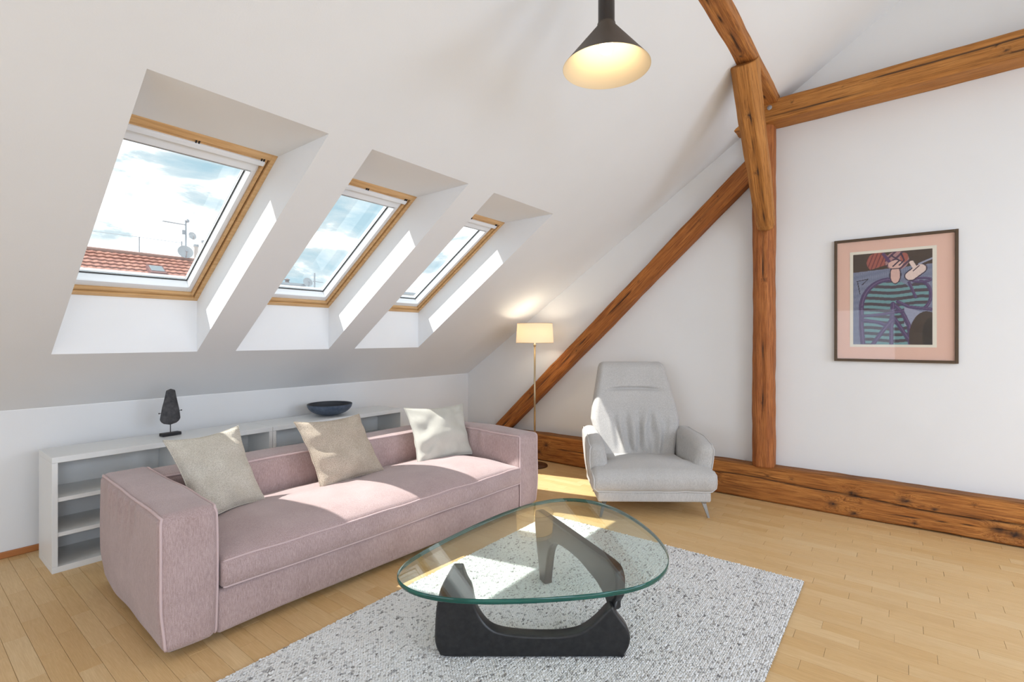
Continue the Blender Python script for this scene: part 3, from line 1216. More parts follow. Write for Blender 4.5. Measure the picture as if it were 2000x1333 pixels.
for a in us:
    for b in vs_:
        rr = max(0.0, 1 - 0.85 * a * a) * max(0.0, 1 - 0.9 * b * b)
        tmpl.append((a, b, rr ** 0.5))
tmpl = np.array(tmpl)
nt_ = len(tmpl)
tf = [(i * 4 + j, (i + 1) * 4 + j, (i + 1) * 4 + j + 1, i * 4 + j + 1) for i in range(4) for j in range(3)]
tf = np.array(tf)
I, J = np.meshgrid(np.arange(nx_), np.arange(ny_), indexing='ij')
I = I.ravel()
J = J.ravel()
NN = len(I)
cx_ = RX0 + (I + 0.5) * DX + np.where(J % 2 == 0, 0, DX * 0.5) * 0.6 + rng.normal(0, 0.0011, NN)
cy_ = RY0 + (J + 0.5) * DY + rng.normal(0, 0.0009, NN)
ang = np.where(J % 2 == 0, 0.42, -0.42) + rng.normal(0, 0.18, NN)
ll = DX * 0.60 * (1 + rng.normal(0, 0.12, NN))
ww = DY * 0.53 * (1 + rng.normal(0, 0.12, NN))
hh_ = 0.0068 * (1 + rng.normal(0, 0.18, NN))
ca, sa = np.cos(ang), np.sin(ang)
ax_ = tmpl[None, :, 0] * ll[:, None]
by_ = tmpl[None, :, 1] * ww[:, None]
PX = cx_[:, None] + ax_ * ca[:, None] - by_ * sa[:, None]
PY = cy_[:, None] + ax_ * sa[:, None] + by_ * ca[:, None]
PZ = 0.009 + tmpl[None, :, 2] * hh_[:, None]
RV = np.stack([PX - rc[0], PY - rc[1], PZ], axis=-1).reshape(-1, 3)
RF = (tf[None, :, :] + (np.arange(NN) * nt_)[:, None, None]).reshape(-1, 4)
# fleck: dark yarn in short runs
base_y = rng.beta(1.6, 4.0, NN)
run = np.zeros(NN)
grid = np.zeros((nx_, ny_))
for _ in range(int(NN * 0.013)):
    i0, j0 = rng.randint(nx_), rng.randint(ny_)
    L_ = rng.randint(1, 4)
    dj = 1 if rng.rand() < 0.5 else 0
    for k in range(L_):
        a, b = i0 + (k if not dj else k // 2), j0 - k * dj
        if 0 <= a < nx_ and 0 <= b < ny_:
            grid[a, b] = rng.uniform(0.5, 0.9)
yarn = np.maximum(base_y, grid[I, J])
me = bpy.data.meshes.new('wool_loops')
me.vertices.add(len(RV))
me.vertices.foreach_set('co', RV.ravel().astype(np.float32))
me.loops.add(RF.size)
me.loops.foreach_set('vertex_index', RF.ravel().astype(np.int32))
me.polygons.add(len(RF))
me.polygons.foreach_set('loop_start', (np.arange(len(RF)) * 4).astype(np.int32))
me.polygons.foreach_set('loop_total', np.full(len(RF), 4, dtype=np.int32))
me.polygons.foreach_set('use_smooth', np.ones(len(RF), dtype=bool))
at_ = me.attributes.new('yarn', 'FLOAT', 'POINT')
at_.data.foreach_set('value', np.repeat(yarn, nt_).astype(np.float32))
me.update(calc_edges=True)
me.materials.append(M_wool)
wl = bpy.data.objects.new('wool_loops', me)
COL.objects.link(wl)
wl.parent = rug
tag(wl, kind='stuff')


# ================================================================= coffee table
def smooth_poly(pts, n=6, closed=True):
    pts = [np.array(p, float) for p in pts]
    m = len(pts)
    o = []
    for i in range(m):
        p0, p1, p2, p3 = pts[i - 1], pts[i], pts[(i + 1) % m], pts[(i + 2) % m]
        for k in range(n):
            t = k / n
            o.append(0.5 * ((2 * p1) + (-p0 + p2) * t + (2 * p0 - 5 * p1 + 4 * p2 - p3) * t * t + (-p0 + 3 * p1 - 3 * p2 + p3) * t ** 3))
    return o


def extruded(name, pts, half, bevel, mat, parent, res=3):
    cu = bpy.data.curves.new(name, 'CURVE')
    cu.dimensions = '2D'
    cu.fill_mode = 'BOTH'
    sp = cu.splines.new('POLY')
    sp.points.add(len(pts) - 1)
    for i, p in enumerate(pts):
        sp.points[i].co = (p[0], p[1], 0, 1)
    sp.use_cyclic_u = True
    cu.extrude = max(0.0, half - bevel)
    cu.bevel_depth = bevel
    cu.bevel_resolution = res
    cu.offset = -bevel
    tmp = bpy.data.objects.new(name, cu)
    COL.objects.link(tmp)
    dg = bpy.context.evaluated_depsgraph_get()
    me = bpy.data.meshes.new_from_object(tmp.evaluated_get(dg))
    bpy.data.objects.remove(tmp)
    me.materials.clear()
    me.materials.append(mat)
    me.polygons.foreach_set('use_smooth', [True] * len(me.polygons))
    try:
        me.set_sharp_from_angle(angle=math.radians(40))
    except Exception:
        pass
    o = bpy.data.objects.new(name, me)
    COL.objects.link(o)
    o.parent = parent
    return o


RZ = 0.0175   # rug surface
tc_ = np.array([1.98, 1.30, 0.0])
table = empty('coffee_table', tuple(tc_), 0, 'coffee table with a rounded triangular glass top on a curved black wooden base', 'table')
GT = 0.425
gl = [(1.384, 1.706), (1.328, 1.625), (1.305, 1.532), (1.347, 1.402), (1.412, 1.293), (1.521, 1.162), (1.649, 1.034), (1.819, 0.864), (1.937, 0.812), (2.053, 0.792), (2.21, 0.816), (2.329, 0.877), (2.474, 0.996), (2.647, 1.21), (2.739, 1.391), (2.743, 1.551), (2.673, 1.7), (2.512, 1.776), (2.247, 1.805), (1.961, 1.807), (1.713, 1.783), (1.53, 1.764), (1.435, 1.735)]
gl = [np.array(p) * 0.975 for p in gl]
# the far outline reads from the top face, relax it a little
for _ in range(2):
    gl = [0.25 * gl[i - 1] + 0.5 * gl[i] + 0.25 * gl[(i + 1) % len(gl)] for i in range(len(gl))]
cg = sum(gl) / len(gl)
gl = [cg + (p - cg) * 1.022 for p in gl]
gp = smooth_poly(gl, 6)
n_ = len(gp)
V = []
EB = 0.003
cgl = sum(gp) / n_
for (z, ins) in ((GT, EB), (GT - EB, 0), (GT - 0.021 + EB, 0), (GT - 0.021, EB)):
    for p in gp:
        d_ = (p - cgl) / np.linalg.norm(p - cgl)
        q = p - d_ * ins
        V.append((q[0] - tc_[0], q[1] - tc_[1], z))
area_ = sum(gp[i][0] * gp[(i + 1) % n_][1] - gp[(i + 1) % n_][0] * gp[i][1] for i in range(n_))
ccw = area_ > 0
Fs = [tuple(range(n_)) if ccw else tuple(range(n_))[::-1], tuple(range(3 * n_, 4 * n_))[::-1] if ccw else tuple(range(3 * n_, 4 * n_))]
for k in range(3):
    for i in range(n_):
        q = (k * n_ + i, (k + 1) * n_ + i, (k + 1) * n_ + (i + 1) % n_, k * n_ + (i + 1) % n_)
        Fs.append(q if ccw else q[::-1])
gt = mesh('glass_top', V, Fs, M_tabletop, table)
gt.data.materials.append(M_glassedge)
for i, p in enumerate(gt.data.polygons):
    p.material_index = 0 if i < 2 else 1
    p.use_smooth = i >= 2

A_ = np.array([1.521, 1.552])
e_ = np.array([0.6157, -0.788])
nb = np.array([0.788, 0.6157])     # away from the camera
fr_pts = [(0.062, 0.462), (0.036, 0.462), (0.018, 0.42), (-0.020, 0.314), (-0.032, 0.274), (-0.042, 0.208), (-0.047, 0.108), (-0.042, 0.069), (-0.029, 0.039), (-0.002, 0.021), (0.177, 0.019), (0.442, 0.018), (0.748, 0.018), (0.774, 0.029), (0.794, 0.062), (0.801, 0.102), (0.791, 0.142), (0.761, 0.181), (0.738, 0.215), (0.722, 0.236), (0.700, 0.222), (0.668, 0.188), (0.621, 0.148), (0.568, 0.122), (0.475, 0.11), (0.343, 0.112), (0.243, 0.125), (0.19, 0.148), (0.15, 0.195), (0.127, 0.248), (0.114, 0.314), (0.091, 0.38), (0.074, 0.45)]
zmap = lambda z: min(0.402, z if z < 0.3 else 0.3 + (z - 0.3) * 0.66)
fr_pts = [(a, zmap(b)) for a, b in fr_pts]
fr_s = [np.array([p[0], min(0.402, max(0.0185, p[1]))]) for p in smooth_poly(fr_pts, 4)]
fr_s = [p for i, p in enumerate(fr_s) if np.linalg.norm(p - fr_s[i - 1]) > 0.002]
o = extruded('base_piece', fr_s, 0.032, 0.011, M_tblack, table)
cen = A_ + nb * 0.032
# local x -> e_, local y -> z, local z -> towards camera (-nb)
o.matrix_local = Matrix(((e_[0], 0, -nb[0], cen[0] - tc_[0]), (e_[1], 0, -nb[1], cen[1] - tc_[1]), (0, 1, 0, 0), (0, 0, 0, 1)))
P_ = A_ + e_ * 0.75
Ft = np.array([2.315, 1.566])
e2 = (Ft - P_) / np.linalg.norm(Ft - P_)
n2 = np.array([e2[1], -e2[0]])     # to the right of the plane
up_pts = [(0.825, 0.346), (0.821, 0.385), (0.79, 0.404), (0.60, 0.405), (0.40, 0.405), (0.20, 0.405), (0.08, 0.403), (0.035, 0.391), (0.013, 0.358), (0.010, 0.315), (0.018, 0.270), (0.040, 0.235), (0.044, 0.205), (0.062, 0.192), (0.085, 0.205), (0.110, 0.235), (0.170, 0.268), (0.239, 0.285), (0.338, 0.305), (0.46, 0.308), (0.559, 0.296), (0.62, 0.265), (0.656, 0.21), (0.680, 0.113), (0.698, 0.030), (0.705, 0.018), (0.758, 0.018), (0.765, 0.030), (0.778, 0.098), (0.803, 0.201), (0.822, 0.30)]
o = extruded('upper_piece', smooth_poly(up_pts, 4), 0.025, 0.010, M_tblack, table)
cen = P_ + n2 * 0.02
o.matrix_local = Matrix(((e2[0], 0, -n2[0], cen[0] - tc_[0]), (e2[1], 0, -n2[1], cen[1] - tc_[1]), (0, 1, 0, 0), (0, 0, 0, 1)))
pv = P_ + e2 * 0.045 + n2 * 0.02
pp_ = A_ + e_ * 0.728 + nb * 0.03
vv, ff = tube([(pp_[0] - tc_[0], pp_[1] - tc_[1], 0.15), ((pp_[0] + pv[0]) / 2 - tc_[0], (pp_[1] + pv[1]) / 2 - tc_[1], 0.215), (pv[0] - tc_[0], pv[1] - tc_[1], 0.26)], 0.009, 12)
mesh('pivot_rod', vv, ff, M_tblack, table, True)

# ================================================================= armchair
bk = np.array([0.80, 0.60])
bk /= np.linalg.norm(bk)
ea = np.array([bk[1], -bk[0]])     # chair's width axis, from picture left to right
org = np.array([3.45, 1.90]) + 0.018 * ea
# local x = ea, local y = bk
chair = empty('armchair', (org[0], org[1], 0), math.atan2(ea[1], ea[0]), 'light grey linen armchair with a high tapered back and thin metal legs', 'armchair')
CW = 0.95
mc = CW / 2 - 0.005


def chair_part(name, lo, hi, r, fn, sp=0.018, k=4, mat=None):
    P, F_ = rbox(lo, hi, r, k, sp)
    Q = np.array([fn(*p) for p in P])
    return mesh(name, Q, F_, mat or M_chair, chair, True)


def seat_fn(x, y, z):
    # x in [-0.48,0.48], y in [0,0.66], z in [0,1]*0.21
    hw = 0.487 - 0.155 * sstep(0.10, 0.30, y)
    xx = x / 0.48 * hw
    tz = z / 0.20
    crown = 0.030 * (1 - (x / 0.48) ** 2) * math.sin(PI * min(1, y / 0.62 + 0.15)) * sstep(0.4, 1, tz)
    drop = -0.035 * sstep(0.22, 0.0, y) * sstep(0.3, 1, tz)
    zz = 0.188 + z + crown + drop - 0.02 * (y / 0.66)
    yy = y - 0.025 * math.sin(PI * tz) * sstep(0.2, 0, y) + 0.0015 * math.sin(x * 60 + 3 * nz(x * 5, z * 9, 1)) * sstep(0.15, 0.0, y)
    a = 0.005
    return (mc + xx + a * nz(x * 5, y * 5, z * 5), yy + a * nz(x * 5 + 9, y * 5, z * 5), zz + a * nz(x * 6, y * 6, z * 6 + 4))


chair_part('seat_cushion', (-0.48, 0.0, 0.0), (0.48, 0.64, 0.205), 0.05, seat_fn)
# piping along the lower and side edge of the seat front
path = [seat_fn(*round_pt(p, (-0.48, 0, 0), (0.48, 0.64, 0.205), 0.05, 0.003)) for p in
        [(-0.48, 0.14, 0.17), (-0.48, 0.08, 0.18), (-0.48, 0.02, 0.17), (-0.48, 0.0, 0.13), (-0.48, 0, 0.08), (-0.48, 0.0, 0.04), (-0.44, 0, 0.0)] + [(a, 0, 0.0) for a in np.linspace(-0.4, 0.4, 30)] +
        [(0.44, 0, 0.0), (0.48, 0.0, 0.04), (0.48, 0, 0.08), (0.48, 0.0, 0.13), (0.48, 0.02, 0.17), (0.48, 0.08, 0.18), (0.48, 0.14, 0.17)]]
mesh('piping', *tube(path, 0.005, 8), M_chairpipe, chair, True)


def hw_back(z):
    ks = [(0.30, 0.315), (0.42, 0.335), (0.55, 0.372), (0.66, 0.398), (0.76, 0.385), (0.90, 0.354), (1.05, 0.322), (1.18, 0.296)]
    for (a, b), (c, d) in zip(ks[:-1], ks[1:]):
        if z <= c:
            t = max(0, (z - a) / (c - a))
            return b + (d - b) * t
    return ks[-1][1]


def back_fn(x, y, z):
    # x in [-1,1]*0.4; y in [0,0.14]; z in [0.28,1.17]
    hw = hw_back(z)
    u = x / 0.4
    d0 = 0.52 + 0.30 * ((z - 0.28) / 0.89) ** 1.0
    fr = 1 - y / 0.14
    concave = 0.035 * u * u * (-1)
    crease = 0.040 * math.exp(-((z - 0.935 + 0.018 * u * u) / 0.013) ** 2) * sstep(0.85, 0.30, abs(u)) * fr
    belly = -0.020 * math.exp(-((z - 0.76) / 0.14) ** 2) * (1 - u * u) * fr - 0.020 * math.exp(-((z - 1.05) / 0.10) ** 2) * (1 - u * u) * fr
    fold = 0.021 * math.sin(u * 21 + 2.0 * nz(u * 3, z * 4, 3)) * sstep(0.78, 0.60, z) * sstep(0.36, 0.45, z) * sstep(0.8, 0.4, abs(u - 0.1)) * fr
    return (mc + u * hw, d0 + y + concave * fr + crease + belly + fold, z)


chair_part('backrest', (-0.4, 0.0, 0.28), (0.4, 0.14, 1.175), 0.055, back_fn, 0.009)
path = [back_fn(*round_pt(p, (-0.4, 0, 0.28), (0.4, 0.14, 1.175), 0.055, 0.003)) for p in
        [(-0.4, 0.14, z) for z in np.linspace(0.5, 1.12, 26)] + [(-0.4, 0.14, 1.175)] + [(a, 0.14, 1.175) for a in np.linspace(-0.36, 0.36, 16)] + [(0.4, 0.14, 1.175)] + [(0.4, 0.14, z) for z in np.linspace(1.12, 0.5, 26)]]
mesh('piping', *tube(path, 0.005, 8), M_chairpipe, chair, True)


def arm_fn(sgn):
    def fn(x, y, z):
        # x in [-0.06,0.06], y in [0,0.62], z in [0,0.47]
        ty = y / 0.62
        tz = z / 0.47
        cen_x = 0.405 + 0.035 * tz - 0.02 * ty
        top = 0.425 + 0.0 * ty - 0.045 * sstep(0.35, 0.0, ty) + 0.02 * ty
        lean = 0.08 * tz * (1 - ty) * -0.3
        wv = 1.0 + 0.35 * math.sin(PI * min(1, tz * 0.9)) * (1 - ty * 0.5)
        a = 0.005
        return (mc + sgn * (cen_x + x * wv) + a * nz(x * 6, y * 6, z * 6 + sgn), 0.10 + y + lean + 0.05 * (1 - tz) * sstep(0.3, 0, ty) * 0.5 + a * nz(x * 6 + 4, y * 6, z * 6),
                0.165 + z / 0.47 * top + 0.006 * nz(y * 7, x * 7, sgn * 3))
    return fn


for sg in (-1, 1):
    P, F_ = rbox((-0.06, 0.0, 0.0), (0.06, 0.60, 0.47), 0.055, 5, 0.02)
    fn = arm_fn(sg)
    Q = np.array([fn(*p) for p in P])
    if sg < 0:
        F_ = [q[::-1] for q in F_]
    mesh('armrest', Q, F_, M_chair, chair, True)
    pts = [(0.06, 0.0, z) for z in np.linspace(0.02, 0.44, 18)] + [(0.06, 0.0, 0.47)] + [(0.06, y, 0.47) for y in np.linspace(0.05, 0.55, 14)]
    path = [fn(*round_pt(p, (-0.06, 0, 0), (0.06, 0.60, 0.47), 0.055, 0.003)) for p in pts]
    mesh('piping', *tube(path, 0.0045, 8), M_chairpipe, chair, True)

P, F_ = rbox((0.03, 0.01, 0.118), (CW - 0.04, 0.70, 0.20), 0.015, 2, 0.1)
mesh('seat_frame', P, F_, M_chair, chair, True)


def blade(x, y, dx, dy):
    V = []
    for (z, cx2, cy2, w, d) in ((0.120, x, y, 0.046, 0.018), (0.105, x + dx * 0.15, y + dy * 0.1, 0.030, 0.016), (0.0, x + dx, y + dy, 0.016, 0.014)):
        for a, b in ((-1, -1), (1, -1), (1, 1), (-1, 1)):
            V.append((cx2 + a * w / 2, cy2 + b * d / 2, z))
    Fs = [(3, 2, 1, 0), (8, 9, 10, 11)]
    for k in range(2):
        for j in range(4):
            Fs.append((k * 4 + j, k * 4 + (j + 1) % 4, (k + 1) * 4 + (j + 1) % 4, (k + 1) * 4 + j))
    Fs = [q[::-1] for q in Fs]
    return V, Fs


for (lx, ly, dx, dy) in ((0.085, 0.035, -0.035, -0.02), (CW - 0.095, 0.035, 0.035, -0.02), (0.12, 0.64, -0.03, 0.03), (CW - 0.13, 0.64, 0.03, 0.03)):
    vv, ff = blade(lx, ly, dx, dy)
    mesh('leg', vv, ff, M_chrome, chair)

# ================================================================= floor lamp
lx_, ly_ = 4.462, 3.165
lamp = empty('floor_lamp', (lx_, ly_, 0), 0, 'slim brass floor lamp with a lit cream shade, behind the far sofa arm', 'lamp')
vv, ff = lathe([(0.142, 0.0), (0.142, 0.010), (0.135, 0.018), (0.02, 0.024), (0.012, 0.03)], 48, cap_start=True, cap_end=True)
mesh('base', vv, ff, M_bronze, lamp, True)
mesh('pole', *tube([(0, 0, 0.02), (0, 0, 1.50)], 0.010, 14), M_brass, lamp, True)
vv, ff = join(tube([(0, 0, 1.31), (0, 0, 1.335)], 0.014, 14), tube([(0.012, 0, 1.32), (0.028, 0, 1.32)], 0.003, 8))
mesh('switch', vv, ff, M_brass, lamp, True)
th_ = 0.0015
prof = [(0.205, 1.348), (0.1925, 1.562), (0.191, 1.562), (0.2035, 1.348), (0.205, 1.348)]
vv, ff = lathe(prof, 64)
mesh('lamp_shade', vv, ff, M_shade, lamp, True)
vv, ff = join(tube([(0.206 * math.cos(a), 0.206 * math.sin(a), 1.349) for a in np.linspace(0, 2 * PI, 49)[:-1]], 0.0022, 6, closed=True),
              tube([(0.1925 * math.cos(a), 0.1925 * math.sin(a), 1.561) for a in np.linspace(0, 2 * PI, 49)[:-1]], 0.0022, 6, closed=True),
              *[tube([(0, 0, 1.50), (0.190 * math.cos(a), 0.190 * math.sin(a), 1.555)], 0.0018, 6) for a in (0.3, 0.3 + 2 * PI / 3, 0.3 + 4 * PI / 3)])
mesh('shade_ring', vv, ff, M_brass, lamp, True)
bp = [(0.010, 0), (0.013, 0.01), (0.026, 0.035), (0.030, 0.055), (0.022, 0.078), (0.001, 0.088)]
vv, ff = lathe(bp, 20, (0, 0, 1.425))
mesh('bulb', vv, ff, M_bulb, lamp, True)
ld = bpy.data.lights.new('floor_lamp_light', 'POINT')
ld.energy = 10.0
ld.color = (1.0, 0.88, 0.70)
ld.shadow_soft_size = 0.04
lo_ = bpy.data.objects.new('floor_lamp_light', ld)
COL.objects.link(lo_)
lo_.location = (lx_, ly_, 1.475)

# ================================================================= pendant lamp
ppx, ppy, ppz = 2.01, 1.035, 2.605
pend = empty('pendant_lamp', (ppx, ppy, ppz), 0, 'dark brown cone pendant lamp, lit, hanging on a tube from the sloped ceiling', 'lamp')
HC = 0.185
R0, R1 = 0.193, 0.040
vv, ff = lathe([(R0, 0.0), (R1, HC), (R1, HC + 0.01)], 72)
mesh('shade', vv, ff, M_pend, pend, True)
vv, ff = lathe([(R0, 0.0), (R0 - 0.002, 0.0), (R1 - 0.003, HC - 0.002), (0.001, HC)], 72)
mesh('shade_lining', vv, [q[::-1] for q in ff], M_pendin, pend, True)
ztop = zc(ppy) - ppz - 0.005
vv, ff = lathe([(0.0365, HC), (0.0365, HC + 0.25), (0.0355, HC + 0.252), (0.001, HC + 0.252)], 32)
mesh('sleeve', vv, ff, M_pendpole, pend, True)
mesh('cable', *tube([(0, 0, HC + 0.24), (0, 0, ztop - 0.02)], 0.006, 10), M_iron, pend, True)
vv, ff = lathe([(0.055, ztop + 0.02), (0.055, ztop - 0.03), (0.045, ztop - 0.036), (0.001, ztop - 0.036)], 32)
mesh('ceiling_rose', vv, [q[::-1] for q in ff], M_pendpole, pend, True)
vv, ff = lathe([(0.0155, 0.16), (0.016, 0.14), (0.028, 0.115), (0.032, 0.092), (0.024, 0.070), (0.001, 0.060)], 24)
mesh('bulb', vv, ff, M_bulb, pend, True)
pd = bpy.data.lights.new('pendant_light', 'POINT')
pd.energy = 1.6
pd.color = (1.0, 0.82, 0.58)
pd.shadow_soft_size = 0.03
po = bpy.data.objects.new('pendant_light', pd)
COL.objects.link(po)
po.location = (ppx, ppy, ppz + 0.045)

# ================================================================= framed picture
# wall plane XG; picture from y=0.428 (left) to y=-0.327 (right), z 1.216..2.188
py0, py1, pz0, pz1 = 0.428, -0.327, 1.216, 2.188
PWd, PHt = py0 - py1, pz1 - pz0
pic = empty('framed_picture', (XG, py0, pz0), 0, 'framed abstract print in a salmon mount hanging on the wall right of the post', 'picture')


def pb(a0, a1, b0, b1, d0, d1, r=0.001):
    # a along the wall to the right, b up, d out of the wall
    return box((-d1, -a1, b0), (-d0, -a0, b1), r)


fw, fd = 0.020, 0.026
mesh('frame_side', *pb(0, fw, 0, PHt, 0.002, fd, 0.002), M_pframe, pic)
mesh('frame_side', *pb(PWd - fw, PWd, 0, PHt, 0.002, fd, 0.002), M_pframe, pic)
mesh('frame_side', *pb(fw, PWd - fw, 0, fw, 0.002, fd, 0.002), M_pframe, pic)
mesh('frame_side', *pb(fw, PWd - fw, PHt - fw, PHt, 0.002, fd, 0.002), M_pframe, pic)
mesh('mount', *pb(fw, PWd - fw, fw, PHt - fw, 0.004, 0.010), M_mat, pic)
# print sheet extents measured on the mount
sa0, sa1 = 0.105, 0.635
sb0, sb1 = 0.115, 0.870
mesh('sheet', *pb(sa0, sa1, sb0, sb1, 0.0105, 0.0115, 0.0004), M_paper, pic)
ia0, ia1, ib0, ib1 = sa0 + 0.022, sa1 - 0.024, sb0 + 0.020, sb1 - 0.022
NX, NY = 150, 210
uu, vv_ = np.meshgrid(np.linspace(0, 1, NX), np.linspace(0, 1, NY), indexing='ij')   # u right, v up
# work in a frame where v runs downward from the top
U = uu
Vd = 1 - vv_


def S(c):
    return np.array(srgb(*c)[:3])


C_ = np.zeros((NX, NY, 3))
brown, blue_g, white_b = S((74, 58, 46)), S((116, 122, 144)), S((158, 162, 182))
purple, teal, dkbrown = S((82, 66, 102)), S((112, 154, 156)), S((80, 68, 76))
red, pink, cream = S((168, 92, 78)), S((222, 182, 168)), S((232, 208, 196))
rn = rng.rand(NX, 1)
hatch = 0.5 + 0.5 * np.sin(U * 260 + 3 * np.sin(Vd * 19))
C_[:] = blue_g
C_ += (white_b - blue_g) * (0.55 * hatch * (0.6 + 0.4 * np.sin(Vd * 90 + U * 13)))[..., None]
top = Vd < 0.20 - 0.045 * U
C_[top] = brown


def paint(mask, col):
    C_[mask] = col


def seg(x0, y0, x1, y1, w):
    dx, dy = x1 - x0, (y1 - y0)
    asp = 1.42
    px_, py_ = U - x0, (Vd - y0)
    L2 = dx * dx + (dy * asp) ** 2
    t = np.clip((px_ * dx + py_ * asp * dy * asp) / L2, 0, 1)
    return np.hypot(px_ - t * dx, (py_ - t * dy) * asp) < w


def curve(pts, w):
    m = np.zeros_like(U, bool)
    for (a, b), (c, d) in zip(pts[:-1], pts[1:]):
        m |= seg(a, b, c, d, w)
    return m


def arc(cx, cy, rx, ry, a0, a1, n=18):
    return [(cx + rx * math.cos(math.radians(a0 + (a1 - a0) * i / n)), cy + ry * math.sin(math.radians(a0 + (a1 - a0) * i / n))) for i in range(n + 1)]


def ell(cx, cy, rx, ry):
    return ((U - cx) / rx) ** 2 + ((Vd - cy) / ry) ** 2 < 1


# body: arch with stripes
body = (ell(0.46, 0.60, 0.37, 0.30) | ((np.abs(U - 0.46) < 0.37) & (Vd > 0.58)))
body &= ~((U > 0.70) & (Vd > 0.60) & (U - 0.70 > 0.35 * (0.62 - Vd) + 0.02))
C_[body] = dkbrown
stripe = np.sin((Vd + 0.01 * np.sin(U * 9)) * 2 * PI * 15.5) > 0.05
C_[body & stripe] = teal
arm_r = ell(0.84, 0.48, 0.15, 0.15) & (U > 0.66)
C_[arm_r] = dkbrown
C_[arm_r & stripe] = teal
# outlines
for pts, w, c in (
    (arc(0.46, 0.60, 0.35, 0.30, 180, 275), 0.034, purple), ([(0.11, 0.60), (0.11, 0.80), (0.13, 1.0)], 0.034, purple),
    (arc(0.84, 0.48, 0.14, 0.15, -80, 60), 0.022, purple), ([(0.72, 0.34), (0.80, 0.50)], 0.02, purple),
    ([(0.58, 0.54), (0.72, 0.60), (0.98, 0.63)], 0.024, purple), ([(0.52, 0.56), (0.64, 0.66), (0.72, 0.80), (0.74, 1.0)], 0.028, purple),
    ([(0.52, 0.56), (0.50, 0.80), (0.50, 1.0)], 0.03, purple), ([(0.12, 0.69), (0.40, 0.67), (0.66, 0.64)], 0.022, purple),
    ([(0.12, 0.73), (0.34, 0.76), (0.46, 0.80)], 0.028, purple), ([(0.26, 1.0), (0.42, 0.82), (0.52, 0.72)], 0.03, purple),
    ([(0.54, 0.72), (0.66, 0.88), (0.76, 1.0)], 0.028, purple), (arc(0.87, 0.32, 0.11, 0.02, 0, 360), 0.018, purple),
):
    paint(curve(pts, w), c)
    hl = curve([(a + 0.008, b - 0.004) for a, b in pts], w * 0.22)
    C_[hl] = C_[hl] * 0.55 + S((140, 112, 150)) * 0.45
# pale wedge and brown lower right shape
wedge = (U > 0.66) & (Vd > 0.60) & (Vd < 0.80) & (Vd - 0.60 > 0.25 * (U - 0.66))
C_[wedge & ~curve([(0.52, 0.56), (0.64, 0.66), (0.72, 0.80), (0.74, 1.0)], 0.03)] = white_b
lowr = ell(0.93, 0.92, 0.21, 0.27) & (Vd > 0.62)
C_[lowr] = brown * 0.9
C_[ell(0.97, 0.90, 0.09, 0.18)] = brown * 0.45
# head: red cap, face and hand, kept abstract
hair = ell(0.33, 0.10, 0.15, 0.105) & (Vd < 0.16 + 0.2 * (0.33 - U))
C_[hair] = red
C_[hair & (np.sin(U * 120 + Vd * 60) > 0.6)] = S((120, 60, 60))
fc = ell(0.57, 0.10, 0.15, 0.10)
C_[fc] = S((176, 132, 130))
C_[fc & (np.sin((U * 0.7 + Vd) * 85) > 0.35)] = S((92, 60, 80))
C_[ell(0.55, 0.14, 0.09, 0.045)] = pink
C_[ell(0.66, 0.07, 0.05, 0.05)] = red
for pts, w, c in (([(0.50, 0.04), (0.60, 0.10), (0.52, 0.16)], 0.010, S((60, 44, 66))), ([(0.62, 0.02), (0.66, 0.10), (0.60, 0.15)], 0.010, S((60, 44, 66))),
                  ([(0.40, 0.02), (0.47, 0.10)], 0.022, S((96, 66, 104)))):
    paint(curve(pts, w), c)
neck = ell(0.55, 0.25, 0.06, 0.09) & (Vd > 0.19)
C_[ell(0.55, 0.25, 0.075, 0.10) & (Vd > 0.18)] = S((52, 40, 60))
C_[neck] = pink
hand = curve([(0.74, 0.27), (0.86, 0.20)], 0.065) | curve([(0.80, 0.20), (0.75, 0.13)], 0.028)
C_[curve([(0.74, 0.27), (0.86, 0.20)], 0.08)] = S((58, 44, 62))
C_[hand] = cream
paint(curve([(0.77, 0.22), (0.84, 0.17)], 0.008), S((90, 66, 72)))
paint(curve([(0.84, 0.15), (1.0, 0.10)], 0.012), white_b)
tri = curve([(0.05, 0.30), (0.20, 0.28), (0.12, 0.34)], 0.006) | curve([(0.06, 0.31), (0.09, 0.44)], 0.006)
C_[tri] = S((48, 40, 52))
C_ *= (0.9 + 0.2 * rng.rand(NX, NY))[..., None]
V = []
Fs = []
for i in range(NX):
    for j in range(NY):
        V.append((-0.0122, -(ia0 + (ia1 - ia0) * i / (NX - 1)), ib0 + (ib1 - ib0) * j / (NY - 1)))
for i in range(NX - 1):
    for j in range(NY - 1):
        a = i * NY + j
        Fs.append((a, a + NY, a + NY + 1, a + 1))
colr = np.concatenate([np.clip(C_, 0, 1).reshape(-1, 3), np.ones((NX * NY, 1))], axis=1)
mesh('print', V, Fs, M_print, pic, attrs={'paint': colr})
mesh('picture_glass', *pb(fw * 0.8, PWd - fw * 0.8, fw * 0.8, PHt - fw * 0.8, 0.0170, 0.0175, 0.0001), M_picglass, pic)

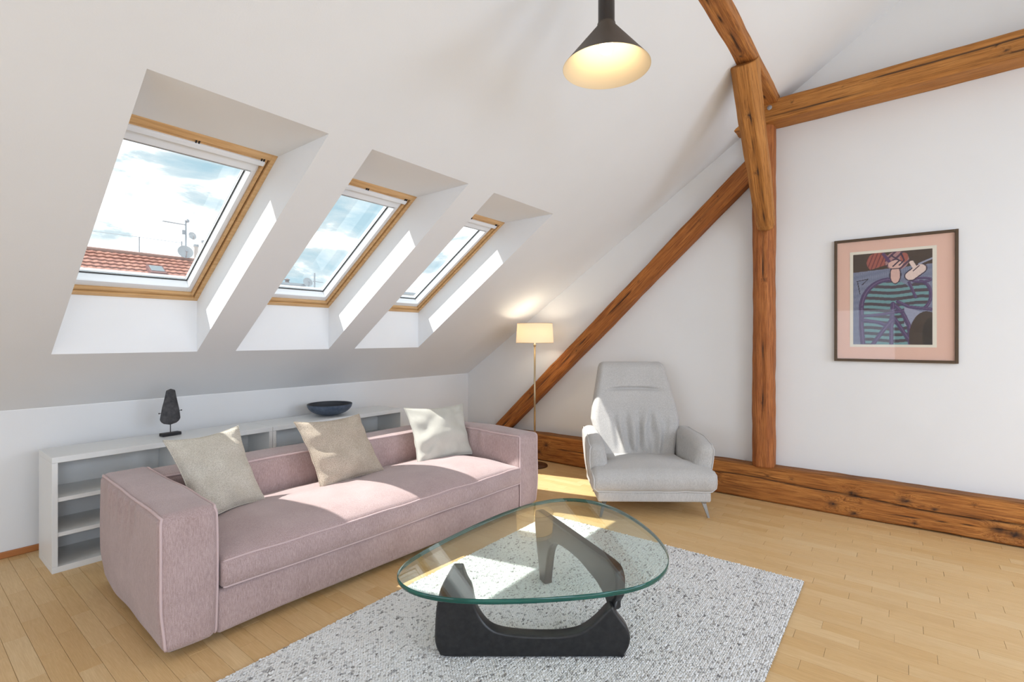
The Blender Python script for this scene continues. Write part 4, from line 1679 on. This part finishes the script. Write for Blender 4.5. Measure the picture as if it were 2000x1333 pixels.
# ================================================================= outside: roof across the street
t_ = NT('terracotta tiles')
oi_ = t_.t.nodes.new('ShaderNodeNewGeometry')
n1_ = t_.n('ShaderNodeTexNoise', {'Vector': oi_.outputs['Position'], 'Scale': 5.0, 'Detail': 3.0}).outputs['Fac']
n2_ = t_.n('ShaderNodeTexNoise', {'Vector': oi_.outputs['Position'], 'Scale': 0.8, 'Detail': 2.0}).outputs['Fac']
t_.set(Base_Color=t_.mix(n2_, t_.ramp(n1_, [(0.35, srgb(140, 84, 68)), (0.65, srgb(176, 124, 104))]), srgb(150, 106, 92)), Roughness=0.9)
M_tile = t_.m
M_render = plain('pale render', srgb(205, 196, 190), 0.9)
M_brick = plain('grey brick', srgb(128, 118, 116), 0.9)
M_zinc = plain('zinc grey', srgb(168, 172, 178), 0.5, 0.5)
M_dish = plain('dish grey', srgb(176, 180, 184), 0.6)

RYd, RZd = 20.0, 4.16       # ridge
house = empty('roof_building', (5.0, 17.0, -12.0), 0, 'building across the street with a red tiled roof, seen through the nearest skylight', 'building')
ho = np.array([5.0, 17.0, -12.0])
pitch = math.radians(33)
nc = 26
cl = 0.225
tw = 0.20
rx0, rx1 = -3.0, 9.2
TV, TF = [], []
for c in range(nc):
    # each course: a wavy strip, its lower edge proud over the one below
    l0 = c * cl
    l1 = l0 + cl * 1.15
    n = int((rx1 - rx0) / tw)
    rows = [(l0, 0.012), (l1, 0.058), (l1, 0.020)]
    b0 = len(TV)
    for (l, hgt) in rows:
        for i in range(n * 4 + 1):
            x = rx0 + tw * i / 4
            wv = 0.022 * (0.5 + 0.5 * math.cos(2 * PI * i / 4)) if hgt != 0.020 else 0
            jit = 0.010 * nz(math.floor(i / 4) * 3.1, c * 7.7, 0.5)
            y = RYd - math.cos(pitch) * (l + jit) - math.sin(pitch) * (hgt + wv)
            z = RZd - math.sin(pitch) * (l + jit) + math.cos(pitch) * (hgt + wv)
            TV.append((x - ho[0], y - ho[1], z - ho[2]))
    m = n * 4 + 1
    for r_ in range(2):
        for i in range(m - 1):
            a = b0 + r_ * m + i
            TF.append((a, a + m, a + m + 1, a + 1))
tag(mesh('roof_tiles', TV, TF, M_tile, house), kind='stuff')
rl = nc * cl
ey, ez = RYd - math.cos(pitch) * rl, RZd - math.sin(pitch) * rl
V = [(rx0, ey, ez), (rx1, ey, ez), (rx1, RYd, RZd), (rx0, RYd, RZd), (rx0, 2 * RYd - ey, ez), (rx1, 2 * RYd - ey, ez),
     (rx0, ey, -12), (rx1, ey, -12), (rx0, 2 * RYd - ey, -12), (rx1, 2 * RYd - ey, -12)]
V = [np.array(p) - ho for p in V]
mesh('walls', V, [(0, 1, 2, 3), (3, 2, 5, 4), (6, 7, 1, 0), (9, 8, 4, 5), (8, 6, 0, 3, 4), (7, 9, 5, 2, 1)], M_render, house)
vv, ff = tube([(rx0 - ho[0], RYd - ho[1], RZd + 0.02 - ho[2]), (rx1 - ho[0], RYd - ho[1], RZd + 0.02 - ho[2])], 0.09, 10)
mesh('ridge_cap', vv, ff, plain('ridge tile', srgb(150, 118, 108), 0.9), house)


def on_roof(x, l, h=0.0):
    return np.array([x, RYd - math.cos(pitch) * l - math.sin(pitch) * h, RZd - math.sin(pitch) * l + math.cos(pitch) * h]) - ho


# roof hatch
hx, hl_ = 5.38, 1.02
P, F_ = box((0, 0, 0), (0.46, 0.52, 0.14), 0.01)
Q = np.array([on_roof(hx + p[0], hl_ + p[1], p[2] + 0.05) for p in P])
F_ = [q[::-1] for q in F_]
hatch = mesh('roof_hatch', Q, F_, plain('hatch flashing', srgb(112, 74, 70), 0.8), house)
P, F_ = box((0.05, 0.05, 0.14), (0.41, 0.40, 0.152), 0.003)
Q = np.array([on_roof(hx + p[0], hl_ + p[1], p[2] + 0.05) for p in P])
mesh('hatch_glass', Q, [q[::-1] for q in F_], plain('hatch glass', srgb(120, 130, 136), 0.5), hatch)


def dish(name, loc, r, label, aim=(-0.1, -1, 0.35), group=None):
    root = empty(name, tuple(loc), 0, label, 'antenna', group)
    prof = [(0.001, 0.0)] + [(r * t, 0.22 * r * t * t) for t in (0.25, 0.5, 0.75, 1.0)]
    vv, ff = lathe(prof, 28)
    rot = Vector(aim).to_track_quat('Z', 'Y').to_matrix()
    P = np.array([rot @ Vector(p) for p in vv])
    mesh('reflector', P, ff, M_dish, root, True)
    a = Vector((0, -r * 0.9, 0.2 * r))
    b = Vector((0, -0.15 * r, 0.95 * r))
    vv, ff = tube([rot @ a, rot @ b], 0.02, 6)
    mesh('feed_arm', vv, ff, M_zinc, root)
    vv, ff = tube([rot @ Vector((0, -0.15 * r, 0.82 * r)), rot @ Vector((0, -0.15 * r, 1.0 * r))], 0.05, 8)
    mesh('receiver', vv, ff, M_zinc, root)
    vv, ff = tube([(0, 0, 0), rot @ Vector((0, 0, -0.14))], 0.03, 6)
    mesh('mounting', vv, ff, M_zinc, root)
    return root


mast = empty('antenna_mast', (6.83, 20.0, 4.2), 0, 'thin mast on the red roof ridge with a long aerial arm pointing left', 'antenna')
mesh('pole', *tube([(0, 0, -0.1), (0, 0, 1.35)], 0.028, 8), M_zinc, mast)
mesh('aerial_arm', *tube([(0.02, 0, 1.22), (-0.72, -0.05, 1.22)], 0.016, 6), M_zinc, mast)
vv, ff = join(*[tube([(-0.08 - 0.09 * i, -0.10, 1.22), (-0.08 - 0.09 * i, 0.10, 1.22)], 0.007, 5) for i in range(8)])
mesh('aerial_rods', vv, ff, M_zinc, mast)
mesh('side_pole', *tube([(-0.13, 0, -0.1), (-0.13, 0, 0.62)], 0.018, 6), M_zinc, mast)
vv, ff = lathe([(0.001, 0), (0.06, 0.02), (0.075, 0.07), (0.05, 0.12), (0.001, 0.14)], 12, (0.04, 0, 1.30))
mesh('mast_head', vv, ff, M_zinc, mast)
vv, ff = lathe([(0.001, 0), (0.045, 0.01), (0.045, 0.16), (0.001, 0.17)], 12, (-0.08, -0.02, 0.86))
mesh('receiver_box', vv, ff, M_zinc, mast)
dish('satellite_dish', (6.76, 19.86, 4.42), 0.24, 'large grey satellite dish at the foot of the mast on the red roof')
dish('satellite_dish', (6.99, 19.9, 5.04), 0.14, 'small grey satellite dish halfway up the mast on the red roof', (0.25, -1, 0.2))
# lightning conductor
lc = empty('lightning_rod', (5.46, 20.0, 4.2), 0, 'thin upright rod on the red roof ridge carrying a long wire', 'rod')
mesh('rod', *tube([(0, 0, 0), (0, 0, 0.58)], 0.016, 6), M_zinc, lc)
wpts = []
for i in range(25):
    t = i / 24
    xw = -2.4 + t * 3.72
    wpts.append((xw, 0, 0.57 - 0.05 * abs(xw) * 0.2))
mesh('wire', *tube(wpts, 0.007, 5), M_zinc, lc)
for (cx2, h1, lab) in ((7.17, 0.60, 'short pale flue pipe right of the mast on the red roof'), (7.43, 0.78, 'taller pale flue pipe at the right end of the ridge seen through the nearest skylight')):
    fp = empty('flue_pipe', (cx2, 20.05, 4.15), 0, lab, 'chimney', 'flues on the red roof')
    mesh('pipe', *tube([(0, 0, 0), (0, 0, h1)], 0.075, 12), M_render, fp)
    mesh('cap', *tube([(0, 0, h1 - 0.05), (0, 0, h1 + 0.03)], 0.09, 12), M_zinc, fp)

# seen through the middle skylight: brick stack, big dish, antennas
stack = empty('brick_chimney', (10.4, 20.0, 1.0), 0, 'wide grey brick chimney stack with small pots, seen through the middle skylight', 'chimney')
P, F_ = rbox((-1.1, -0.4, -13.0), (0.66, 0.4, 2.62), 0.02, 1)
P[:, 0] += np.where((P[:, 0] < 0) & (P[:, 2] > 0), 0.0, 0)
mesh('shaft', P, F_, M_brick, stack)
mesh('coping', *rbox((-1.16, -0.46, 2.56), (0.72, 0.46, 2.66), 0.01, 1), M_zinc, stack)
for i, cx2 in enumerate((-0.75, -0.28, 0.13)):
    mesh('chimney_pot', *lathe([(0.10, 2.65), (0.07, 2.78), (0.12, 2.82), (0.001, 2.88)], 12, (cx2, 0, 0)), M_brick, stack)
mesh('thin_pole', *tube([(-0.5, -0.2, 2.6), (-0.5, -0.2, 3.15)], 0.016, 6), M_iron, stack)
dish('satellite_dish', (11.14, 19.5, 3.72), 0.20, 'grey satellite dish beside the brick chimney, seen through the middle skylight')
far = empty('far_antenna', (11.75, 20.0, 1.0), 0, 'tall thin antenna pole with cross rods, seen through the middle skylight', 'antenna')
mesh('pole', *tube([(0, 0, -13), (0, 0, 3.22)], 0.035, 8), M_zinc, far)
mesh('cross_rods', *join(tube([(-0.08, 0, 2.86), (0.42, 0, 2.84)], 0.015, 6), tube([(-0.5, 0, 2.52), (0.3, 0, 2.55)], 0.012, 6), tube([(0.15, 0, 2.0), (0.15, 0, 2.56)], 0.018, 6)), M_zinc, far)

# seen through the far skylight: a small pale roof structure
hut = empty('rooftop_hut', (17.3, 20.5, -12.0), 0, 'pale flat rooftop structure seen through the farthest skylight', 'building')
mesh('walls', *rbox((-1.1, -1.0, 0), (1.6, 1.0, 15.62), 0.02, 1), M_render, hut)
mesh('flat_roof', *rbox((-1.25, -1.1, 15.60), (1.7, 1.1, 15.70), 0.01, 1), M_zinc, hut)
